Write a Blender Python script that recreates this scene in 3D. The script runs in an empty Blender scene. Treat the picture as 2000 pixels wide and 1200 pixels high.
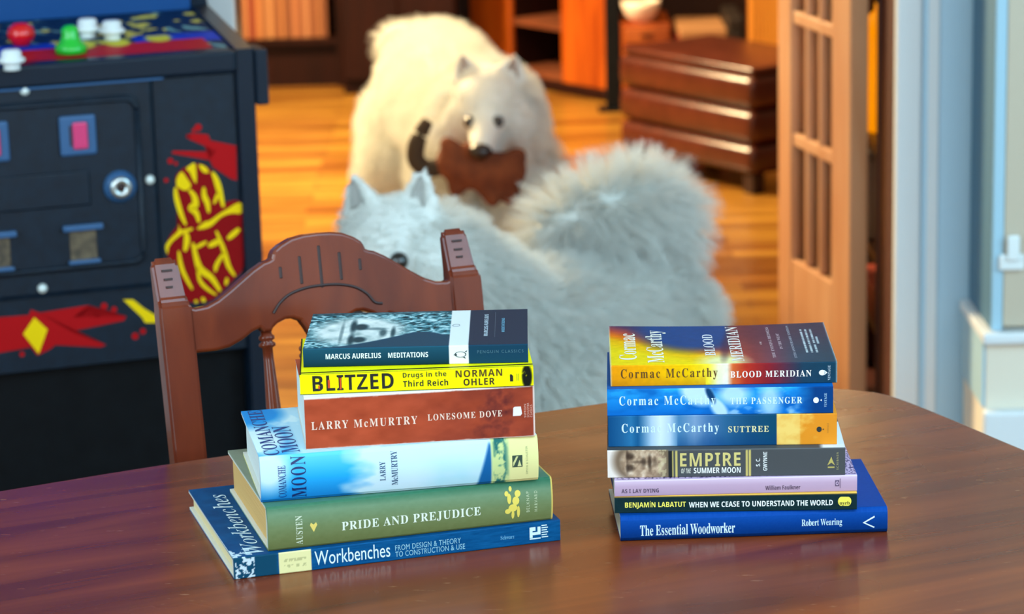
import bpy, bmesh, math, random
import numpy as np
from mathutils import Vector, Matrix

S = bpy.context.scene
C = S.collection
rnd = random.Random(7)

# ------------------------------------------------------------------ camera, world, light, exposure
FPX, PITCH, ROLL, EYE = 5500.0, math.atan(1350 / 5500), 0.025, 1.56
cam = bpy.data.cameras.new('camera')
cam.sensor_width = 36.0
cam.lens = 36.0 * FPX / 2000
cam.clip_end = 60
cam.dof.use_dof = True
cam.dof.focus_distance = 2.56
cam.dof.aperture_fstop = 8.5
camo = bpy.data.objects.new('camera', cam)
C.objects.link(camo)
camo.matrix_world = Matrix.Translation((0, 0, EYE)) @ Matrix.Rotation(math.pi / 2 - PITCH, 4, 'X') @ Matrix.Rotation(-ROLL, 4, 'Z')
S.camera = camo

W = bpy.data.worlds.new('world')
S.world = W
W.use_nodes = True
W.node_tree.nodes['Background'].inputs[0].default_value = (0.55, 0.75, 1.0, 1)
W.node_tree.nodes['Background'].inputs[1].default_value = 0.3

S.view_settings.view_transform = 'Standard'
S.view_settings.look = 'None'
S.view_settings.gamma = 1.0
S.view_settings.use_curve_mapping = False
S.view_settings.exposure = 0.0


def area(name, loc, target, sx, sy, power, col):
    l = bpy.data.lights.new(name, 'AREA')
    l.shape = 'RECTANGLE'
    l.size, l.size_y = sx, sy
    l.energy = power
    l.color = col
    o = bpy.data.objects.new(name, l)
    C.objects.link(o)
    o.location = loc
    d = Vector(target) - Vector(loc)
    o.rotation_euler = d.to_track_quat('-Z', 'Y').to_euler()
    return o


# daylight through the near room's windows (left, behind the photographer, right), cool
area('window_light_left', (-2.4, 1.6, 1.6), (0.2, 2.8, 0.7), 1.8, 1.6, 72, (0.60, 0.87, 1.0))
area('window_light_behind', (0.6, -1.8, 1.9), (0.1, 3.2, 0.7), 2.6, 1.3, 98, (0.82, 0.93, 1.0))
area('window_light_right', (2.2, 2.6, 1.7), (0.6, 5.0, 0.6), 1.2, 1.4, 46, (0.40, 0.78, 1.0))
area('added_overhead_light', (1.0, 0.95, 2.5), (1.0, 0.96, 0.0), 2.4, 1.2, 62, (0.45, 0.76, 1.0))  # added overhead light, unseen; puts a blue sheen on chair posts and book tops
# warm lamps of the far room
area('ceiling_lamp_far_room', (-1.7, 8.1, 2.3), (-0.2, 6.9, 0.2), 0.7, 0.7, 420, (1.0, 0.76, 0.40))
area('ceiling_lamp_far_corner', (0.2, 8.0, 2.4), (0.3, 8.6, 0.2), 0.6, 0.6, 40, (1.0, 0.74, 0.38))


# ------------------------------------------------------------------ helpers: view geometry
def ray(p):
    x, y = p[0] - 1000, p[1] - 600
    c, s = math.cos(ROLL), math.sin(ROLL)
    xr = c * x - s * y
    yr = s * x + c * y
    cp, sp = math.cos(PITCH), math.sin(PITCH)
    return Vector((xr, cp * FPX - sp * yr, -sp * FPX - cp * yr)) / FPX


def at(px, py, Y):            # the point of the place at depth Y seen at a photo position
    d = ray((px, py))
    return d * (Y / d.y) + Vector((0, 0, EYE))


# ------------------------------------------------------------------ helpers: materials
def s2l(c):
    return tuple(((v / 12.92) if v <= 0.04045 else ((v + 0.055) / 1.055) ** 2.4) for v in c)


def rgb(r, g, b):
    return s2l((r / 255, g / 255, b / 255))


MATS = {}


def mat(name, col, rough=0.5, metal=0.0, spec=0.5, noise=None, bump=0.0, bscale=200.0, coat=0.0, emit=None):
    if name in MATS:
        return MATS[name]
    m = bpy.data.materials.new(name)
    m.use_nodes = True
    nt = m.node_tree
    b = nt.nodes['Principled BSDF']
    b.inputs['Base Color'].default_value = (*col, 1)
    b.inputs['Roughness'].default_value = rough
    b.inputs['Metallic'].default_value = metal
    b.inputs['Specular IOR Level'].default_value = spec
    if coat:
        b.inputs['Coat Weight'].default_value = coat
        b.inputs['Coat Roughness'].default_value = 0.15
    tc = nt.nodes.new('ShaderNodeTexCoord')
    if noise:
        n = nt.nodes.new('ShaderNodeTexNoise')
        n.inputs['Scale'].default_value = noise[1]
        n.inputs['Detail'].default_value = 5
        r = nt.nodes.new('ShaderNodeValToRGB')
        r.color_ramp.elements[0].position = 0.3
        r.color_ramp.elements[1].position = 0.7
        r.color_ramp.elements[0].color = (*col, 1)
        r.color_ramp.elements[1].color = (*noise[0], 1)
        nt.links.new(tc.outputs['Object'], n.inputs['Vector'])
        nt.links.new(n.outputs['Fac'], r.inputs['Fac'])
        nt.links.new(r.outputs['Color'], b.inputs['Base Color'])
    if bump:
        n2 = nt.nodes.new('ShaderNodeTexNoise')
        n2.inputs['Scale'].default_value = bscale
        n2.inputs['Detail'].default_value = 3
        bp = nt.nodes.new('ShaderNodeBump')
        bp.inputs['Strength'].default_value = bump
        bp.inputs['Distance'].default_value = 0.002
        nt.links.new(tc.outputs['Object'], n2.inputs['Vector'])
        nt.links.new(n2.outputs['Fac'], bp.inputs['Height'])
        nt.links.new(bp.outputs['Normal'], b.inputs['Normal'])
    if emit:
        b.inputs['Emission Color'].default_value = (*emit[0], 1)
        b.inputs['Emission Strength'].default_value = emit[1]
    MATS[name] = m
    return m


def wood(name, c1, c2, stretch=(1.5, 14, 14), scale=2.0, rough=0.35, coat=0.0, rot=0.0, scratch=None, spec=0.5):
    if name in MATS:
        return MATS[name]
    m = bpy.data.materials.new(name)
    m.use_nodes = True
    nt = m.node_tree
    b = nt.nodes['Principled BSDF']
    b.inputs['Roughness'].default_value = rough
    b.inputs['Specular IOR Level'].default_value = spec
    if coat:
        b.inputs['Coat Weight'].default_value = coat
        b.inputs['Coat Roughness'].default_value = 0.12
    tc = nt.nodes.new('ShaderNodeTexCoord')
    mp = nt.nodes.new('ShaderNodeMapping')
    mp.inputs['Rotation'].default_value = (0, 0, rot)
    mp2 = nt.nodes.new('ShaderNodeMapping')
    mp2.inputs['Scale'].default_value = stretch
    n = nt.nodes.new('ShaderNodeTexNoise')
    n.inputs['Scale'].default_value = scale
    n.inputs['Detail'].default_value = 7
    n.inputs['Distortion'].default_value = 0.6
    r = nt.nodes.new('ShaderNodeValToRGB')
    r.color_ramp.elements[0].position = 0.32
    r.color_ramp.elements[1].position = 0.68
    r.color_ramp.elements[0].color = (*c1, 1)
    r.color_ramp.elements[1].color = (*c2, 1)
    L = nt.links.new
    L(tc.outputs['Object'], mp.inputs['Vector'])
    L(mp.outputs['Vector'], mp2.inputs['Vector'])
    L(mp2.outputs['Vector'], n.inputs['Vector'])
    L(n.outputs['Fac'], r.inputs['Fac'])
    out = r.outputs['Color']
    if scratch:                                   # fine worn scratches and specks of the top
        v = nt.nodes.new('ShaderNodeTexNoise')
        v.inputs['Scale'].default_value = 55
        v.inputs['Detail'].default_value = 4
        mp3 = nt.nodes.new('ShaderNodeMapping')
        mp3.inputs['Scale'].default_value = (1.0, 3.0, 1)
        mp3.inputs['Rotation'].default_value = (0, 0, 0.5)
        L(tc.outputs['Object'], mp3.inputs['Vector'])
        L(mp3.outputs['Vector'], v.inputs['Vector'])
        r2 = nt.nodes.new('ShaderNodeValToRGB')
        r2.color_ramp.elements[0].position = 0.68
        r2.color_ramp.elements[1].position = 0.76
        r2.color_ramp.elements[0].color = (0, 0, 0, 1)
        r2.color_ramp.elements[1].color = (0.5, 0.5, 0.5, 1)
        L(v.outputs['Fac'], r2.inputs['Fac'])
        mx = nt.nodes.new('ShaderNodeMixRGB')
        mx.inputs['Color2'].default_value = (*scratch, 1)
        L(r2.outputs['Color'], mx.inputs['Fac'])
        L(out, mx.inputs['Color1'])
        out = mx.outputs['Color']
        rr = nt.nodes.new('ShaderNodeTexNoise')
        rr.inputs['Scale'].default_value = 9
        L(tc.outputs['Object'], rr.inputs['Vector'])
        mr = nt.nodes.new('ShaderNodeMapRange')
        mr.inputs['To Min'].default_value = rough * 0.7
        mr.inputs['To Max'].default_value = rough * 1.4
        L(rr.outputs['Fac'], mr.inputs['Value'])
        L(mr.outputs['Result'], b.inputs['Roughness'])
    L(out, b.inputs['Base Color'])
    MATS[name] = m
    return m


def art_material(name, rough=0.35, spec=0.5):
    m = bpy.data.materials.new(name)
    m.use_nodes = True
    nt = m.node_tree
    b = nt.nodes['Principled BSDF']
    a = nt.nodes.new('ShaderNodeAttribute')
    a.attribute_name = 'art'
    nt.links.new(a.outputs['Color'], b.inputs['Base Color'])
    b.inputs['Roughness'].default_value = rough
    b.inputs['Specular IOR Level'].default_value = spec
    return m


ART = art_material('printed_cover', 0.45, 0.05)
ART_CLOTH = art_material('printed_matt_cover', 0.5, 0.04)


# ------------------------------------------------------------------ helpers: objects
def obj(name, me_or_bm, m=None, parent=None, smooth=False):
    if isinstance(me_or_bm, bmesh.types.BMesh):
        me = bpy.data.meshes.new(name)
        bmesh.ops.recalc_face_normals(me_or_bm, faces=me_or_bm.faces)
        me_or_bm.to_mesh(me)
        me_or_bm.free()
    else:
        me = me_or_bm
    if m is not None and not me.materials:
        me.materials.append(m)
    if smooth:
        me.polygons.foreach_set('use_smooth', [True] * len(me.polygons))
    o = bpy.data.objects.new(name, me)
    C.objects.link(o)
    if parent is not None:
        o.parent = parent
    return o


def thing(name, label, cat, loc=(0, 0, 0), rotz=0.0, group=None):
    o = bpy.data.objects.new(name, None)
    o.empty_display_size = 0.05
    C.objects.link(o)
    o.location = loc
    o.rotation_euler = (0, 0, rotz)
    tag(o, label, cat, group)
    return o


def tag(o, label, cat, group=None):
    o['label'] = label
    o['category'] = cat
    if group:
        o['group'] = group
    return o


def struct(name, bm, m, parent=None):
    o = obj(name, bm, m, parent)
    if parent is None:
        o['kind'] = 'structure'
    return o


def bx(bm, lo, hi, bev=0.0, seg=2, mtx=None):
    r = bmesh.ops.create_cube(bm, size=1.0)
    vs = r['verts']
    for v in vs:
        v.co = Vector(((lo[i] + hi[i]) / 2 + v.co[i] * (hi[i] - lo[i]) for i in range(3)))
    if mtx is not None:
        bmesh.ops.transform(bm, matrix=mtx, verts=vs)
    if bev:
        es = {e for v in vs for e in v.link_edges}
        bmesh.ops.bevel(bm, geom=list(es), offset=bev, segments=seg, affect='EDGES', profile=0.5)
    return bm


def box(lo, hi, bev=0.0, seg=2, mtx=None):
    return bx(bmesh.new(), lo, hi, bev, seg, mtx)


def lathe(bm, prof, seg=20, mtx=None):
    rings = []
    for r, z in prof:
        rings.append([bm.verts.new((r * math.cos(2 * math.pi * k / seg), r * math.sin(2 * math.pi * k / seg), z)) for k in range(seg)])
    for a, b in zip(rings, rings[1:]):
        for k in range(seg):
            bm.faces.new((a[k], a[(k + 1) % seg], b[(k + 1) % seg], b[k]))
    if prof[0][0] > 1e-6:
        bm.faces.new(rings[0][::-1])
    if prof[-1][0] > 1e-6:
        bm.faces.new(rings[-1])
    if mtx is not None:
        bmesh.ops.transform(bm, matrix=mtx, verts=[v for r in rings for v in r])
    return bm


def tube(bm, pts, rads, seg=12):
    pts = [Vector(p) for p in pts]
    rings = []
    for i, p in enumerate(pts):
        t = (pts[min(i + 1, len(pts) - 1)] - pts[max(i - 1, 0)]).normalized()
        ref = Vector((0, 0, 1)) if abs(t.z) < 0.9 else Vector((1, 0, 0))
        a = t.cross(ref).normalized()
        b = t.cross(a)
        r = rads[i] if hasattr(rads, '__len__') else rads
        rings.append([bm.verts.new(p + (a * math.cos(2 * math.pi * k / seg) + b * math.sin(2 * math.pi * k / seg)) * r) for k in range(seg)])
    for u, v in zip(rings, rings[1:]):
        for k in range(seg):
            bm.faces.new((u[k], u[(k + 1) % seg], v[(k + 1) % seg], v[k]))
    bm.faces.new(rings[0][::-1])
    bm.faces.new(rings[-1])
    return bm


def prism(bm, poly, d0, d1, to3, bev=0.0, seg=2):
    """poly: 2D points; to3(u,v,d) -> point"""
    a = [bm.verts.new(to3(u, v, d0)) for u, v in poly]
    b = [bm.verts.new(to3(u, v, d1)) for u, v in poly]
    n = len(poly)
    fs = [bm.faces.new(a), bm.faces.new(b[::-1])]
    for i in range(n):
        fs.append(bm.faces.new((a[i], a[(i + 1) % n], b[(i + 1) % n], b[i])))
    bmesh.ops.recalc_face_normals(bm, faces=fs)
    if bev:
        es = [e for e in fs[0].edges] + [e for e in fs[1].edges]
        bmesh.ops.bevel(bm, geom=es, offset=bev, segments=seg, affect='EDGES', profile=0.5)
    return bm


def smooth_line(pts, n=8, closed=False):
    P = [Vector(p) for p in pts]
    m = len(P)
    out = []
    rng = range(m if closed else m - 1)
    for i in rng:
        if closed:
            p0, p1, p2, p3 = P[(i - 1) % m], P[i], P[(i + 1) % m], P[(i + 2) % m]
        else:
            p0, p1, p2, p3 = P[max(i - 1, 0)], P[i], P[i + 1], P[min(i + 2, m - 1)]
        for k in range(n):
            t = k / n
            out.append(0.5 * ((2 * p1) + (p2 - p0) * t + (2 * p0 - 5 * p1 + 4 * p2 - p3) * t * t + (3 * p1 - p0 - 3 * p2 + p3) * t ** 3))
    if not closed:
        out.append(P[-1])
    return out


# ------------------------------------------------------------------ helpers: lettering
def styled(s, style):
    base = {'serif': (0x1D400, 0x1D41A), 'bold': (0x1D5D4, 0x1D5EE), 'ital': (0x1D434, 0x1D44E), 'boldital': (0x1D63C, 0x1D656)}.get(style)
    if not base:
        return s
    r = ''
    for ch in s:
        if 'A' <= ch <= 'Z':
            r += chr(base[0] + ord(ch) - 65)
        elif 'a' <= ch <= 'z':
            cp = base[1] + ord(ch) - 97
            r += 'ℎ' if cp == 0x1D455 else chr(cp)
        else:
            r += ch
    return r


def text_mesh(s, style, space=1.0, line=1.0, align='LEFT'):
    c = bpy.data.curves.new('lettering', 'FONT')
    c.body = styled(s, style)
    c.size = 1.0
    c.space_character = space
    c.space_line = line
    c.align_x = align
    c.resolution_u = 4
    o = bpy.data.objects.new('lettering', c)
    C.objects.link(o)
    bpy.context.view_layer.update()
    dg = bpy.context.evaluated_depsgraph_get()
    me = bpy.data.meshes.new_from_object(o.evaluated_get(dg))
    bpy.data.objects.remove(o)
    bpy.data.curves.remove(c)
    me.materials.clear()
    return me


def fit_mesh(me, func):
    """normalise to the unit box, then map (a,b) with func -> 3D point"""
    n = len(me.vertices)
    co = np.empty(n * 3)
    me.vertices.foreach_get('co', co)
    co = co.reshape(-1, 3)
    lo, hi = co.min(0), co.max(0)
    ab = (co[:, :2] - lo[:2]) / np.maximum(hi[:2] - lo[:2], 1e-9)
    out = np.array([func(a, b) for a, b in ab])
    me.vertices.foreach_set('co', out.ravel())
    me.update()
    return me


def ink(col):
    k = 'ink_%02x%02x%02x' % tuple(int(v) for v in col)
    return mat(k, rgb(*col), 0.45, spec=0.3)


# ------------------------------------------------------------------ helpers: printed art (numpy)
def _hash(ix, iy, seed):
    h = (ix * 374761393 + iy * 668265263 + seed * 974711) & 0x7FFFFFFF
    h = ((h ^ (h >> 13)) * 1274126177) & 0x7FFFFFFF
    return ((h ^ (h >> 16)) & 0xFFFF) / 65535.0


def vnoise(x, y, seed=0):
    ix, iy = np.floor(x).astype(np.int64), np.floor(y).astype(np.int64)
    fx, fy = x - ix, y - iy
    fx, fy = fx * fx * (3 - 2 * fx), fy * fy * (3 - 2 * fy)
    a, b = _hash(ix, iy, seed), _hash(ix + 1, iy, seed)
    c, d = _hash(ix, iy + 1, seed), _hash(ix + 1, iy + 1, seed)
    return (a * (1 - fx) + b * fx) * (1 - fy) + (c * (1 - fx) + d * fx) * fy


def fbm(x, y, seed=0, o=4):
    t, a, s = 0, 0.5, 0
    for k in range(o):
        t = t + a * vnoise(x * 2 ** k, y * 2 ** k, seed + k)
        s += a
        a *= 0.5
    return t / s


def ramp(t, stops):
    xs = [s[0] for s in stops]
    return np.stack([np.interp(t, xs, [s[1][i] for s in stops]) for i in range(3)], -1)


def mixc(a, b, t):
    t = np.clip(t, 0, 1)[..., None]
    return a * (1 - t) + np.asarray(b, float) * t


def step(x, e, w):
    return np.clip((x - e) / w + 0.5, 0, 1)


def blob(x, y, cx, cy, rx, ry, soft=0.3):
    d = np.sqrt(((x - cx) / rx) ** 2 + ((y - cy) / ry) ** 2)
    return np.clip((1 - d) / soft + 0.5, 0, 1)


# ------------------------------------------------------------------ books
PAPER = {}


def paper(name, col, col2):
    if name in MATS:
        return MATS[name]
    m = bpy.data.materials.new(name)
    m.use_nodes = True
    nt = m.node_tree
    b = nt.nodes['Principled BSDF']
    b.inputs['Roughness'].default_value = 0.8
    b.inputs['Specular IOR Level'].default_value = 0.1
    tc = nt.nodes.new('ShaderNodeTexCoord')
    mp = nt.nodes.new('ShaderNodeMapping')
    mp.inputs['Scale'].default_value = (3, 3, 900)
    n = nt.nodes.new('ShaderNodeTexNoise')
    n.inputs['Scale'].default_value = 2
    r = nt.nodes.new('ShaderNodeValToRGB')
    r.color_ramp.elements[0].color = (*col, 1)
    r.color_ramp.elements[1].color = (*col2, 1)
    nt.links.new(tc.outputs['Object'], mp.inputs['Vector'])
    nt.links.new(mp.outputs['Vector'], n.inputs['Vector'])
    nt.links.new(n.outputs['Fac'], r.inputs['Fac'])
    nt.links.new(r.outputs['Color'], b.inputs['Base Color'])
    MATS[name] = m
    return m


class Book:
    def __init__(self, label, quad, x, y, z, yaw, L, D, h, art, pages, hard=False, bulge=0.0, corner=0.0015,
                 ds=0.0009, dt=0.0009, m=None, warp=None, group=None, lean=0.0, overlap=0.0):
        self.q, self.L, self.D, self.h, self.bulge = quad, L, D, h, bulge
        self.root = thing('book', label, 'book', (x, y, z), math.radians(yaw), group)
        if lean:
            self.root.rotation_euler = (0, lean, math.radians(yaw))
        t = 0.0028 if hard else 0.0007
        r = corner
        path = []      # (y, z, region, v)
        path.append((D, 0, 'bottom', 1))
        path.append((D * 0.5, 0, 'bottom', .5))
        path.append((r, 0, 'bottom', 0))
        for k in range(1, 4):
            a = math.pi / 2 * k / 4
            path.append((r - r * math.sin(a), r - r * math.cos(a), 'spine', 0))
        n = max(3, int((h - 2 * r) / ds))
        for k in range(n + 1):
            zz = r + (h - 2 * r) * k / n
            path.append((self.sy(zz / h), zz, 'spine', zz / h))
        for k in range(1, 4):
            a = math.pi / 2 * k / 4
            path.append((r - r * math.cos(a), h - r + r * math.sin(a), 'spine', 1))
        n = max(2, int((D - r) / dt)) if dt else 2
        for k in range(n + 1):
            path.append((r + (D - r) * k / n, h, 'top', (r + (D - r) * k / n) / D))
        nin = 8
        inner = [(D, h - t)] + [(D + (t * 2 - D) * k / nin, h - t) for k in range(1, nin + 1)]
        inner += [(t * 2, t), (D * 0.5, t), (D, t)]
        full = path + [(yy, zz, 'inside', 0) for yy, zz in inner]
        nx = max(8, int(L / ds)) if ds < 0.01 else 30
        nx = min(nx, 340)
        xs = np.linspace(0, L, nx + 1)
        ny = len(full)
        Y = np.array([p[0] for p in full])
        Z = np.array([p[1] for p in full])
        V = np.array([p[3] for p in full])
        R = np.array([p[2] for p in full])
        co = np.zeros((nx + 1, ny, 3))
        co[:, :, 0] = xs[:, None]
        co[:, :, 1] = Y[None]
        co[:, :, 2] = Z[None]
        self.warp = warp
        if warp:
            co[:, :, 2] += (co[:, :, 2] / h) * warp(co[:, :, 0] / L, co[:, :, 1] / D)
        col = np.zeros((nx + 1, ny, 4))
        col[..., 3] = 1
        for reg in ('bottom', 'spine', 'top', 'inside'):
            i = np.where(R == reg)[0]
            s_, v_ = np.meshgrid(xs / L, V[i], indexing='ij')
            if reg == 'inside':
                c = np.broadcast_to(np.array((225, 222, 210.)), s_.shape + (3,))
            else:
                c = art('top' if reg == 'top' else ('spine' if reg == 'spine' else 'bottom'), s_, v_)
            c = np.clip(c / 255.0, 0, 1)
            col[:, i, :3] = np.where(c <= 0.04045, c / 12.92, ((c + 0.055) / 1.055) ** 2.4)
        idx = np.arange((nx + 1) * ny).reshape(nx + 1, ny)
        j2 = np.roll(np.arange(ny), -1)
        f = np.stack([idx[:-1, :], idx[1:, :], idx[1:, j2], idx[:-1, j2]], -1).reshape(-1, 4)
        faces = f.tolist()
        faces.append(idx[0, :].tolist())
        faces.append(idx[-1, ::-1].tolist())
        me = bpy.data.meshes.new('cover')
        me.from_pydata(co.reshape(-1, 3).tolist(), [], faces)
        ca = me.color_attributes.new('art', 'FLOAT_COLOR', 'POINT')
        ca.data.foreach_set('color', col.reshape(-1))
        me.update()
        self.cover = obj('cover', me, m or ART, self.root, smooth=False)
        # page block
        bm = bmesh.new()
        ex = 0.0035 if hard else 0.0006
        ey = 0.004 if hard else 0.0008
        bx(bm, (ex, t * 2 + 0.0004, t + 0.0001), (L - ex, D - ey, h - t - 0.0001))
        if warp:
            bmesh.ops.subdivide_edges(bm, edges=bm.edges[:], cuts=12, use_grid_fill=True)
            for v in bm.verts:
                v.co.z += (v.co.z / h) * float(warp(np.array(v.co.x / L), np.array(v.co.y / D)))
        obj('pages', bm, pages, self.root)

    def sy(self, v):
        return -self.bulge * (1 - (2 * v - 1) ** 2)

    def S(self, px):              # photo column -> position along the spine
        BL, BR = self.q[0], self.q[1]
        return (px - BL[0]) / (BR[0] - BL[0])

    def V(self, px, py):          # photo position -> height on the spine (0..1)
        BL, BR, TL, TR = self.q
        s = self.S(px)
        b = BL[1] + (BR[1] - BL[1]) * s
        t = TL[1] + (TR[1] - TL[1]) * s
        return (b - py) / (b - t)

    def sp(self, s, v, e=0.00025):
        return (s * self.L, self.sy(v) - e, v * self.h)

    def tp(self, s, d, e=0.00025):
        z = self.h + e
        if self.warp:
            z += float(self.warp(np.array(s), np.array(d)))
        return (s * self.L, d * self.D, z)

    def line(self, s, style, x0, x1, yb, cap, col, space=1.0, name='title_lettering', lspace=1.0, align='LEFT', dv=0.0):
        """lettering along the spine: photo columns x0..x1, lowest ink at yb (at x0), ink height cap (px)"""
        s0, s1 = self.S(x0), self.S(x1)
        v0 = self.V(x0, yb) + dv
        v1 = self.V(x0, yb - cap) + dv
        me = fit_mesh(text_mesh(s, style, space, lspace, align), lambda a, b: self.sp(s0 + (s1 - s0) * a, v0 + (v1 - v0) * b))
        return obj(name, me, ink(col), self.cover)

    def up(self, s, style, x0, x1, v0, v1, col, name='title_lettering', space=1.0, lspace=1.0, align='LEFT'):
        """lettering across the spine, reading upwards"""
        s0, s1 = self.S(x0), self.S(x1)
        me = fit_mesh(text_mesh(s, style, space, lspace, align), lambda a, b: self.sp(s1 + (s0 - s1) * b, v0 + (v1 - v0) * a))
        return obj(name, me, ink(col), self.cover)

    def top(self, s, style, x0, x1, d0, d1, col, name='title_lettering', space=1.0, lspace=1.0, align='LEFT'):
        s0, s1 = self.S(x0), self.S(x1)
        me = fit_mesh(text_mesh(s, style, space, lspace, align), lambda a, b: self.tp(s1 + (s0 - s1) * b, d0 + (d1 - d0) * a))
        return obj(name, me, ink(col), self.cover)

    def shape(self, polys, col, name, face='spine', e=0.0003):
        """flat printed shapes given as lists of (photo column, height 0..1)"""
        bm = bmesh.new()
        for p in polys:
            f = (lambda a, b: self.sp(self.S(a), b, e)) if face == 'spine' else (lambda a, b: self.tp(self.S(a), b, e))
            bm.faces.new([bm.verts.new(f(a, b)) for a, b in p])
        return obj(name, bm, ink(col), self.cover)


def disc(cx, cy, rx, ry, n=20, a0=0.0, a1=2 * math.pi):
    return [(cx + rx * math.cos(a0 + (a1 - a0) * k / n), cy + ry * math.sin(a0 + (a1 - a0) * k / n)) for k in range(n)]


def ringq(cx, cy, rx, ry, w, n=20):
    out = []
    for k in range(n):
        a, b = 2 * math.pi * k / n, 2 * math.pi * (k + 1) / n
        out.append([(cx + rx * math.cos(a), cy + ry * math.sin(a)), (cx + rx * math.cos(b), cy + ry * math.sin(b)),
                    (cx + rx * (1 - w) * math.cos(b), cy + ry * (1 - w) * math.sin(b)), (cx + rx * (1 - w) * math.cos(a), cy + ry * (1 - w) * math.sin(a))])
    return out


def rect(x0, x1, v0, v1):
    return [(x0, v0), (x1, v0), (x1, v1), (x0, v1)]


def flat(c):
    return lambda reg, s, v: np.broadcast_to(np.array(c, float), s.shape + (3,)).copy()


WHITE_PAGES = paper('white_pages', rgb(225, 228, 224), rgb(188, 194, 192))
CREAM_PAGES = paper('cream_pages', rgb(232, 214, 172), rgb(200, 176, 128))
TAN_PAGES = paper('tan_pages', rgb(226, 184, 120), rgb(188, 140, 82))
GL, GR = 'books of the left stack', 'books of the right stack'

# ------------------------------------------------------------------ the left stack, bottom to top
def A(*c):
    return np.array(c, float)


def art_work(reg, s, v):
    c = np.broadcast_to(A(8, 76, 126), s.shape + (3,)).copy()
    n = fbm(s * 30, v * 20, 3)
    c = c + (n[..., None] - .5) * A(14, 30, 36)
    if reg == 'spine':
        c = mixc(c, A(16, 66, 92), step(.13, s, .01))
        k = (fbm(s * 90, v * 6, 11) > .5).astype(float) * (s < .062) * (s > .004)
        c = mixc(c, A(214, 226, 232), k * .9)
        box_ = ((s > .135) & (s < .23)).astype(float)
        c = mixc(c, A(226, 218, 158), box_)
        ln = box_ * ((np.abs(v - .62) < .08) | (np.abs(v - .34) < .08)) * (vnoise(s * 260, v * 9, 4) > .45) * (s > .15) * (s < .215)
        c = mixc(c, A(176, 172, 120), ln * .8)
    elif reg == 'top':
        c = mixc(c, A(8, 54, 98), .5 * fbm(s * 14, v * 10, 5))
        k = (fbm(s * 60, v * 60, 11) > .5) * (s < .06) * (v < .10)
        c = mixc(c, A(214, 226, 232), k * .9)
    return c


b = Book('dark blue hardcover on workbenches, bottom of the left stack', ((458, 1134), (1096, 1057), (458, 1093), (1096, 1015.5)),
         -0.2477, 2.3275, .75, 16.56, .2985, .212, .0197, art_work, CREAM_PAGES, hard=True, corner=.0012, group=GL)
b.line('Workbenches', '', 612, 758, 1106.5, 27, (214, 234, 240), 1.0)
b.line('FROM DESIGN & THEORY', '', 768, 897, 1077.5, 10.5, (140, 190, 206), 1.05, 'subtitle_lettering')
b.line('TO CONSTRUCTION & USE', '', 768, 905, 1090, 10.5, (140, 190, 206), 1.05, 'subtitle_lettering')
b.line('Schwarz', 'serif', 976, 1003, 1056, 8, (96, 160, 196), 1.0, 'author_lettering')
b.top('Workbenches', 'ital', 482, 520, .03, .88, (206, 228, 236))
b.shape([rect(1034, 1040, .30, .80), rect(1040, 1046, .62, .80), rect(1040, 1050, .42, .56), rect(1034, 1056, .22, .28), rect(1050, 1056, .42, .80)]
        + [rect(1058, 1071 - 2 * (k % 2), .26 + k * .11, .31 + k * .11) for k in range(6)], (206, 226, 232), 'publisher_emblem')


def art_pride(reg, s, v):
    c = np.broadcast_to(A(126, 142, 92), s.shape + (3,)).copy()
    if reg == 'spine':
        c = ramp(v + .1 * (s - .5), [(0, A(122, 130, 74)), (.45, A(126, 144, 96)), (.8, A(124, 156, 120)), (1, A(60, 122, 92))])
    elif reg == 'top':
        c = mixc(A(86, 140, 116) + 0 * c, A(150, 158, 136), step(v, .12, .1))
    c = c + (fbm(s * 60, v * 14, 7)[..., None] - .5) * 10
    return mixc(c * .88, A(222, 190, 96), (s > .996) * .9)


b = Book('olive green hardcover with gold emblem, second from the bottom of the left stack', ((524.5, 1079), (1080, 1016), (522, 986), (1078, 939)),
         -0.2183, 2.3433, .7697, 15.72, .2595, .185, .0403, art_pride, TAN_PAGES, hard=True, bulge=.003, corner=.002, group=GL)
b.line('PRIDE AND PREJUDICE', 'serif', 665, 936, 1037, 20, (226, 234, 216), 1.12)
b.up('AUSTEN', 'serif', 577, 590, .10, .76, (206, 214, 190), 'author_lettering', 1.1)
b.shape([[(604, .52), (611, .36), (618, .52), (616, .58), (611, .53), (606, .58)]], (226, 202, 104), 'small_ornament')
lion = []
for cx, cy, rx, ry in ((1000, .40, 9, .09), (1006, .56, 7, .10), (1010, .72, 6, .08), (993, .62, 4, .12), (988, .74, 4, .06), (996, .84, 3, .06), (990, .33, 6, .06), (1011, .30, 3, .14), (1000, .24, 3, .10)):
    lion.append(disc(cx, cy, rx, ry, 12))
for k, p in enumerate(lion):
    pass
b.shape(lion, (228, 206, 92), 'publisher_emblem')
b.up('BELKNAP', '', 1027, 1033, .26, .74, (196, 204, 168), 'publisher_lettering', 1.3)
b.up('HARVARD', '', 1043, 1049, .26, .74, (196, 204, 168), 'publisher_lettering', 1.3)


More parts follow.
